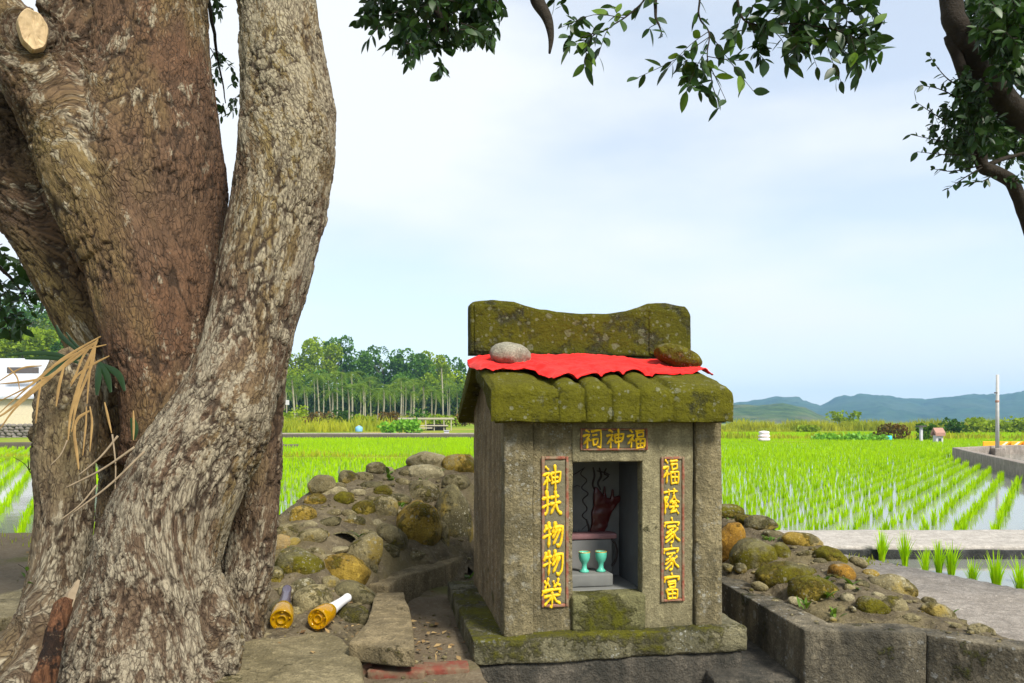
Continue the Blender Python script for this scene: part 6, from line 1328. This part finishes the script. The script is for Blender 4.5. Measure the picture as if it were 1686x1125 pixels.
# walled yard with road, post and arrow boards
slab('road', [(16.5, 27.0), (14.2, 23.0), (10.9, 15.6), (14, 8), (60, 8), (60, 40), (22, 36)], -.7, -.44, 'road')
wl = empty('yard_wall', (14.15, 20.7, -.4)); tag(wl, 'grey brown concrete parapet wall round the yard at the field edge', 'wall')
pts = [(24, 26.5), (17.4, 25.9), (14.05, 23.4), (12.3, 19.5), (10.5, 15.4), (9.0, 12.0)]
for (a, b) in zip(pts[:-1], pts[1:]):
    d = np.array(b) - np.array(a); L_ = np.linalg.norm(d); n_ = np.array([-d[1], d[0]]) / L_ * .10; a = np.array(a); b = np.array(b)
    V, F = extrude_poly([tuple(a - n_), tuple(b - n_), tuple(b + n_), tuple(a + n_)], -.7, -.09); o = ob('wall_panel', worn(mesh('wall_panel', V, F), .02, .4, .008, 3, 2), MAT['farconc']); keep_world(o, wl)
up = empty('utility_post', (ppx(1642, 24.6), 24.6, -.05)); tag(up, 'tall thin pale concrete post on a square block inside the yard wall', 'post'); V, F = tube(np.array([(ppx(1642, 24.6), 24.6, -.2), (ppx(1642.3, 24.6), 24.6, z(617, 24.6))]), np.array([.062, .045]), 14); keep_world(ob('shaft', mesh('shaft', V, F), MAT['post']), up)
wbox('base_block', 'farconc', up, ppx(1634, 24.6), ppx(1650, 24.6), 24.45, 24.75, -.6, z(738, 24.6)); wbox('bracket', 'darkroof', up, ppx(1637, 24.6), ppx(1641, 24.6), 24.55, 24.62, z(648, 24.6), z(646, 24.6), .01); V, F = lathe([(.05, z(663, 24.6)), (.062, z(662, 24.6)), (.062, z(660, 24.6)), (.05, z(659, 24.6))], 14); keep_world(ob('clamp', mesh('clamp', V + [ppx(1642, 24.6), 24.6, 0], F), MAT['redroof']), up)
for k, (a, b) in enumerate(((1619, 1641), (1646, 1664), (1665, 1685), (1686, 1708))):
    e = empty('arrow_board', P(a, 739, 30)); Yb = 30 - .1 * k; tag(e, '%s of the orange arrow boards along the road, counted from the thin post' % ('first', 'second', 'third', 'fourth')[k], 'sign', 'orange arrow boards')
    wbox('board', 'orange', e, ppx(a, Yb), ppx(b, Yb), Yb, Yb + .05, z(738.5, Yb), z(727, Yb), .01); wbox('post', 'post', e, ppx((a + b) / 2, Yb), ppx((a + b) / 2 + 2, Yb), Yb + .06, Yb + .12, -.46, z(728, Yb), .01)
    if k:
        cx, cy, hw, hh = ppx((a + b) / 2, Yb), z(732.7, Yb), .13, .12; V = [(cx + hw, Yb - .006, cy + hh), (cx + hw * .2, Yb - .006, cy + hh), (cx - hw, Yb - .006, cy), (cx + hw * .2, Yb - .006, cy - hh), (cx + hw, Yb - .006, cy - hh), (cx - hw * .15, Yb - .006, cy)]
        keep_world(ob('chevron', mesh('chevron', V, [(0, 1, 2, 5), (5, 2, 3, 4)], False), MAT['boardwhite']), e)
# leaf litter and crumbs on the bank, the slabs and in the gullies
def litter(n, seed):
    r = np.random.default_rng(seed); its = []
    while len(its) < n:
        if r.random() < .5: x, y = r.uniform(-1.0, .0), r.uniform(1.9, 2.6)
        else: x, y = r.uniform(-3.2, 1.6), r.uniform(1.7, 4.4)
        z = float(max(bank_h(np.array([x]), np.array([y]))[0], SL(np.array([x]), np.array([y]))[0] if -1.2 < x < .2 and y > 2.2 else -9, .052 if -.75 < x < -.40 and 1.9 < y < 2.42 else -9, .015 if -.36 < x < -.13 and 2.05 < y < 3.3 else -9))
        d = np.array([r.normal(), r.normal(), r.normal(0, .12)]); its.append((np.array([x, y, z + .006]), d / np.linalg.norm(d), r.uniform(-.5, .5), r.uniform(.012, .032)))
    me = leaf_bundle(its, hq=False); return me
m = M('dead_leaf', .85, .2); m.col(m.mix(m.attr('tint'), (.10, .055, .022), (.36, .25, .11))); MAT['dead'] = m.m
tag(ob('leaf_litter', litter(380, 5), MAT['dead']), 'scattered dry fallen leaves on the ground round tree and shrine', 'leaf litter', kind='stuff')

def grit(n, seed):
    r = np.random.default_rng(seed); V0, F0 = ico(1); x = r.uniform(-3.0, 1.9, n * 2); y = r.uniform(1.5, 4.2, n * 2); x = np.where(r.random(n * 2) < .5, r.uniform(-1.0, -.05, n * 2), x); y = np.where(x > -1.0, np.where(x < -.05, r.uniform(1.85, 2.7, n * 2), y), y)
    z = bank_h(x, y); z = np.where((x > -1.2) & (x < .2) & (y > 2.2), np.maximum(z, SL(x, y)), z); z = np.where((x > -.75) & (x < -.42) & (y > 1.8) & (y < 2.3), np.maximum(z, .048), z); z = np.where((x > -.36) & (x < -.13) & (y > 1.95) & (y < 3.2), np.maximum(z, .012), z)
    x, y, z = x[:n], y[:n], z[:n]; rad = .0015 + .008 * r.random(n) ** 5; V = V0[None] * (1 + .14 * r.normal(size=(n, len(V0), 1))) * rad[:, None, None] * np.array([1.3, 1, .7]) + np.stack([x, y, z + rad * .3], -1)[:, None]
    return mesh('grit', V.reshape(-1, 3), (F0[None] + (np.arange(n) * len(V0))[:, None, None]).reshape(-1, 3))
tag(ob('grit', grit(1300, 9), MAT['stone_grey']), 'small stones and crumbs scattered over the bare earth', 'gravel', kind='stuff')
def weeds(spots, seed):
    r = np.random.default_rng(seed); its = []
    for x, y, z in spots:
        for k in range(r.integers(6, 14)):
            a = r.uniform(0, 6.28); its.append((np.array([x + r.normal(0, .01), y + r.normal(0, .01), z]), np.array([math.cos(a), math.sin(a), r.uniform(.4, 2)]), r.uniform(-.4, .4), r.uniform(.02, .055)))
    return leaf_bundle(its, shapes=[leaf_shape(1, .22, 3, .2, .3), leaf_shape(1, .4, 3, .2, .2)])
r_ = np.random.default_rng(12); sp_ = []
for k in range(70):
    x, y = (r_.uniform(-2.6, -1.3), r_.uniform(2.4, 4.6)) if k < 20 else ((r_.uniform(-1.0, -.1), r_.uniform(2.4, 4.2)) if k < 45 else (r_.uniform(.95, 1.9), r_.uniform(2.3, 3.9)))
    z_ = float(bank_h(np.array([x]), np.array([y]))[0]); S_ = SL if x < .2 else SR
    if x > -1.2: z_ = max(z_, float(S_(np.array([x]), np.array([y]))[0]))
    sp_.append((x, y, z_))
tag(ob('weeds', weeds(sp_, 4), MAT['leaf_light']), 'small green weeds sprouting from the earth and between the stones', 'weeds', kind='stuff')
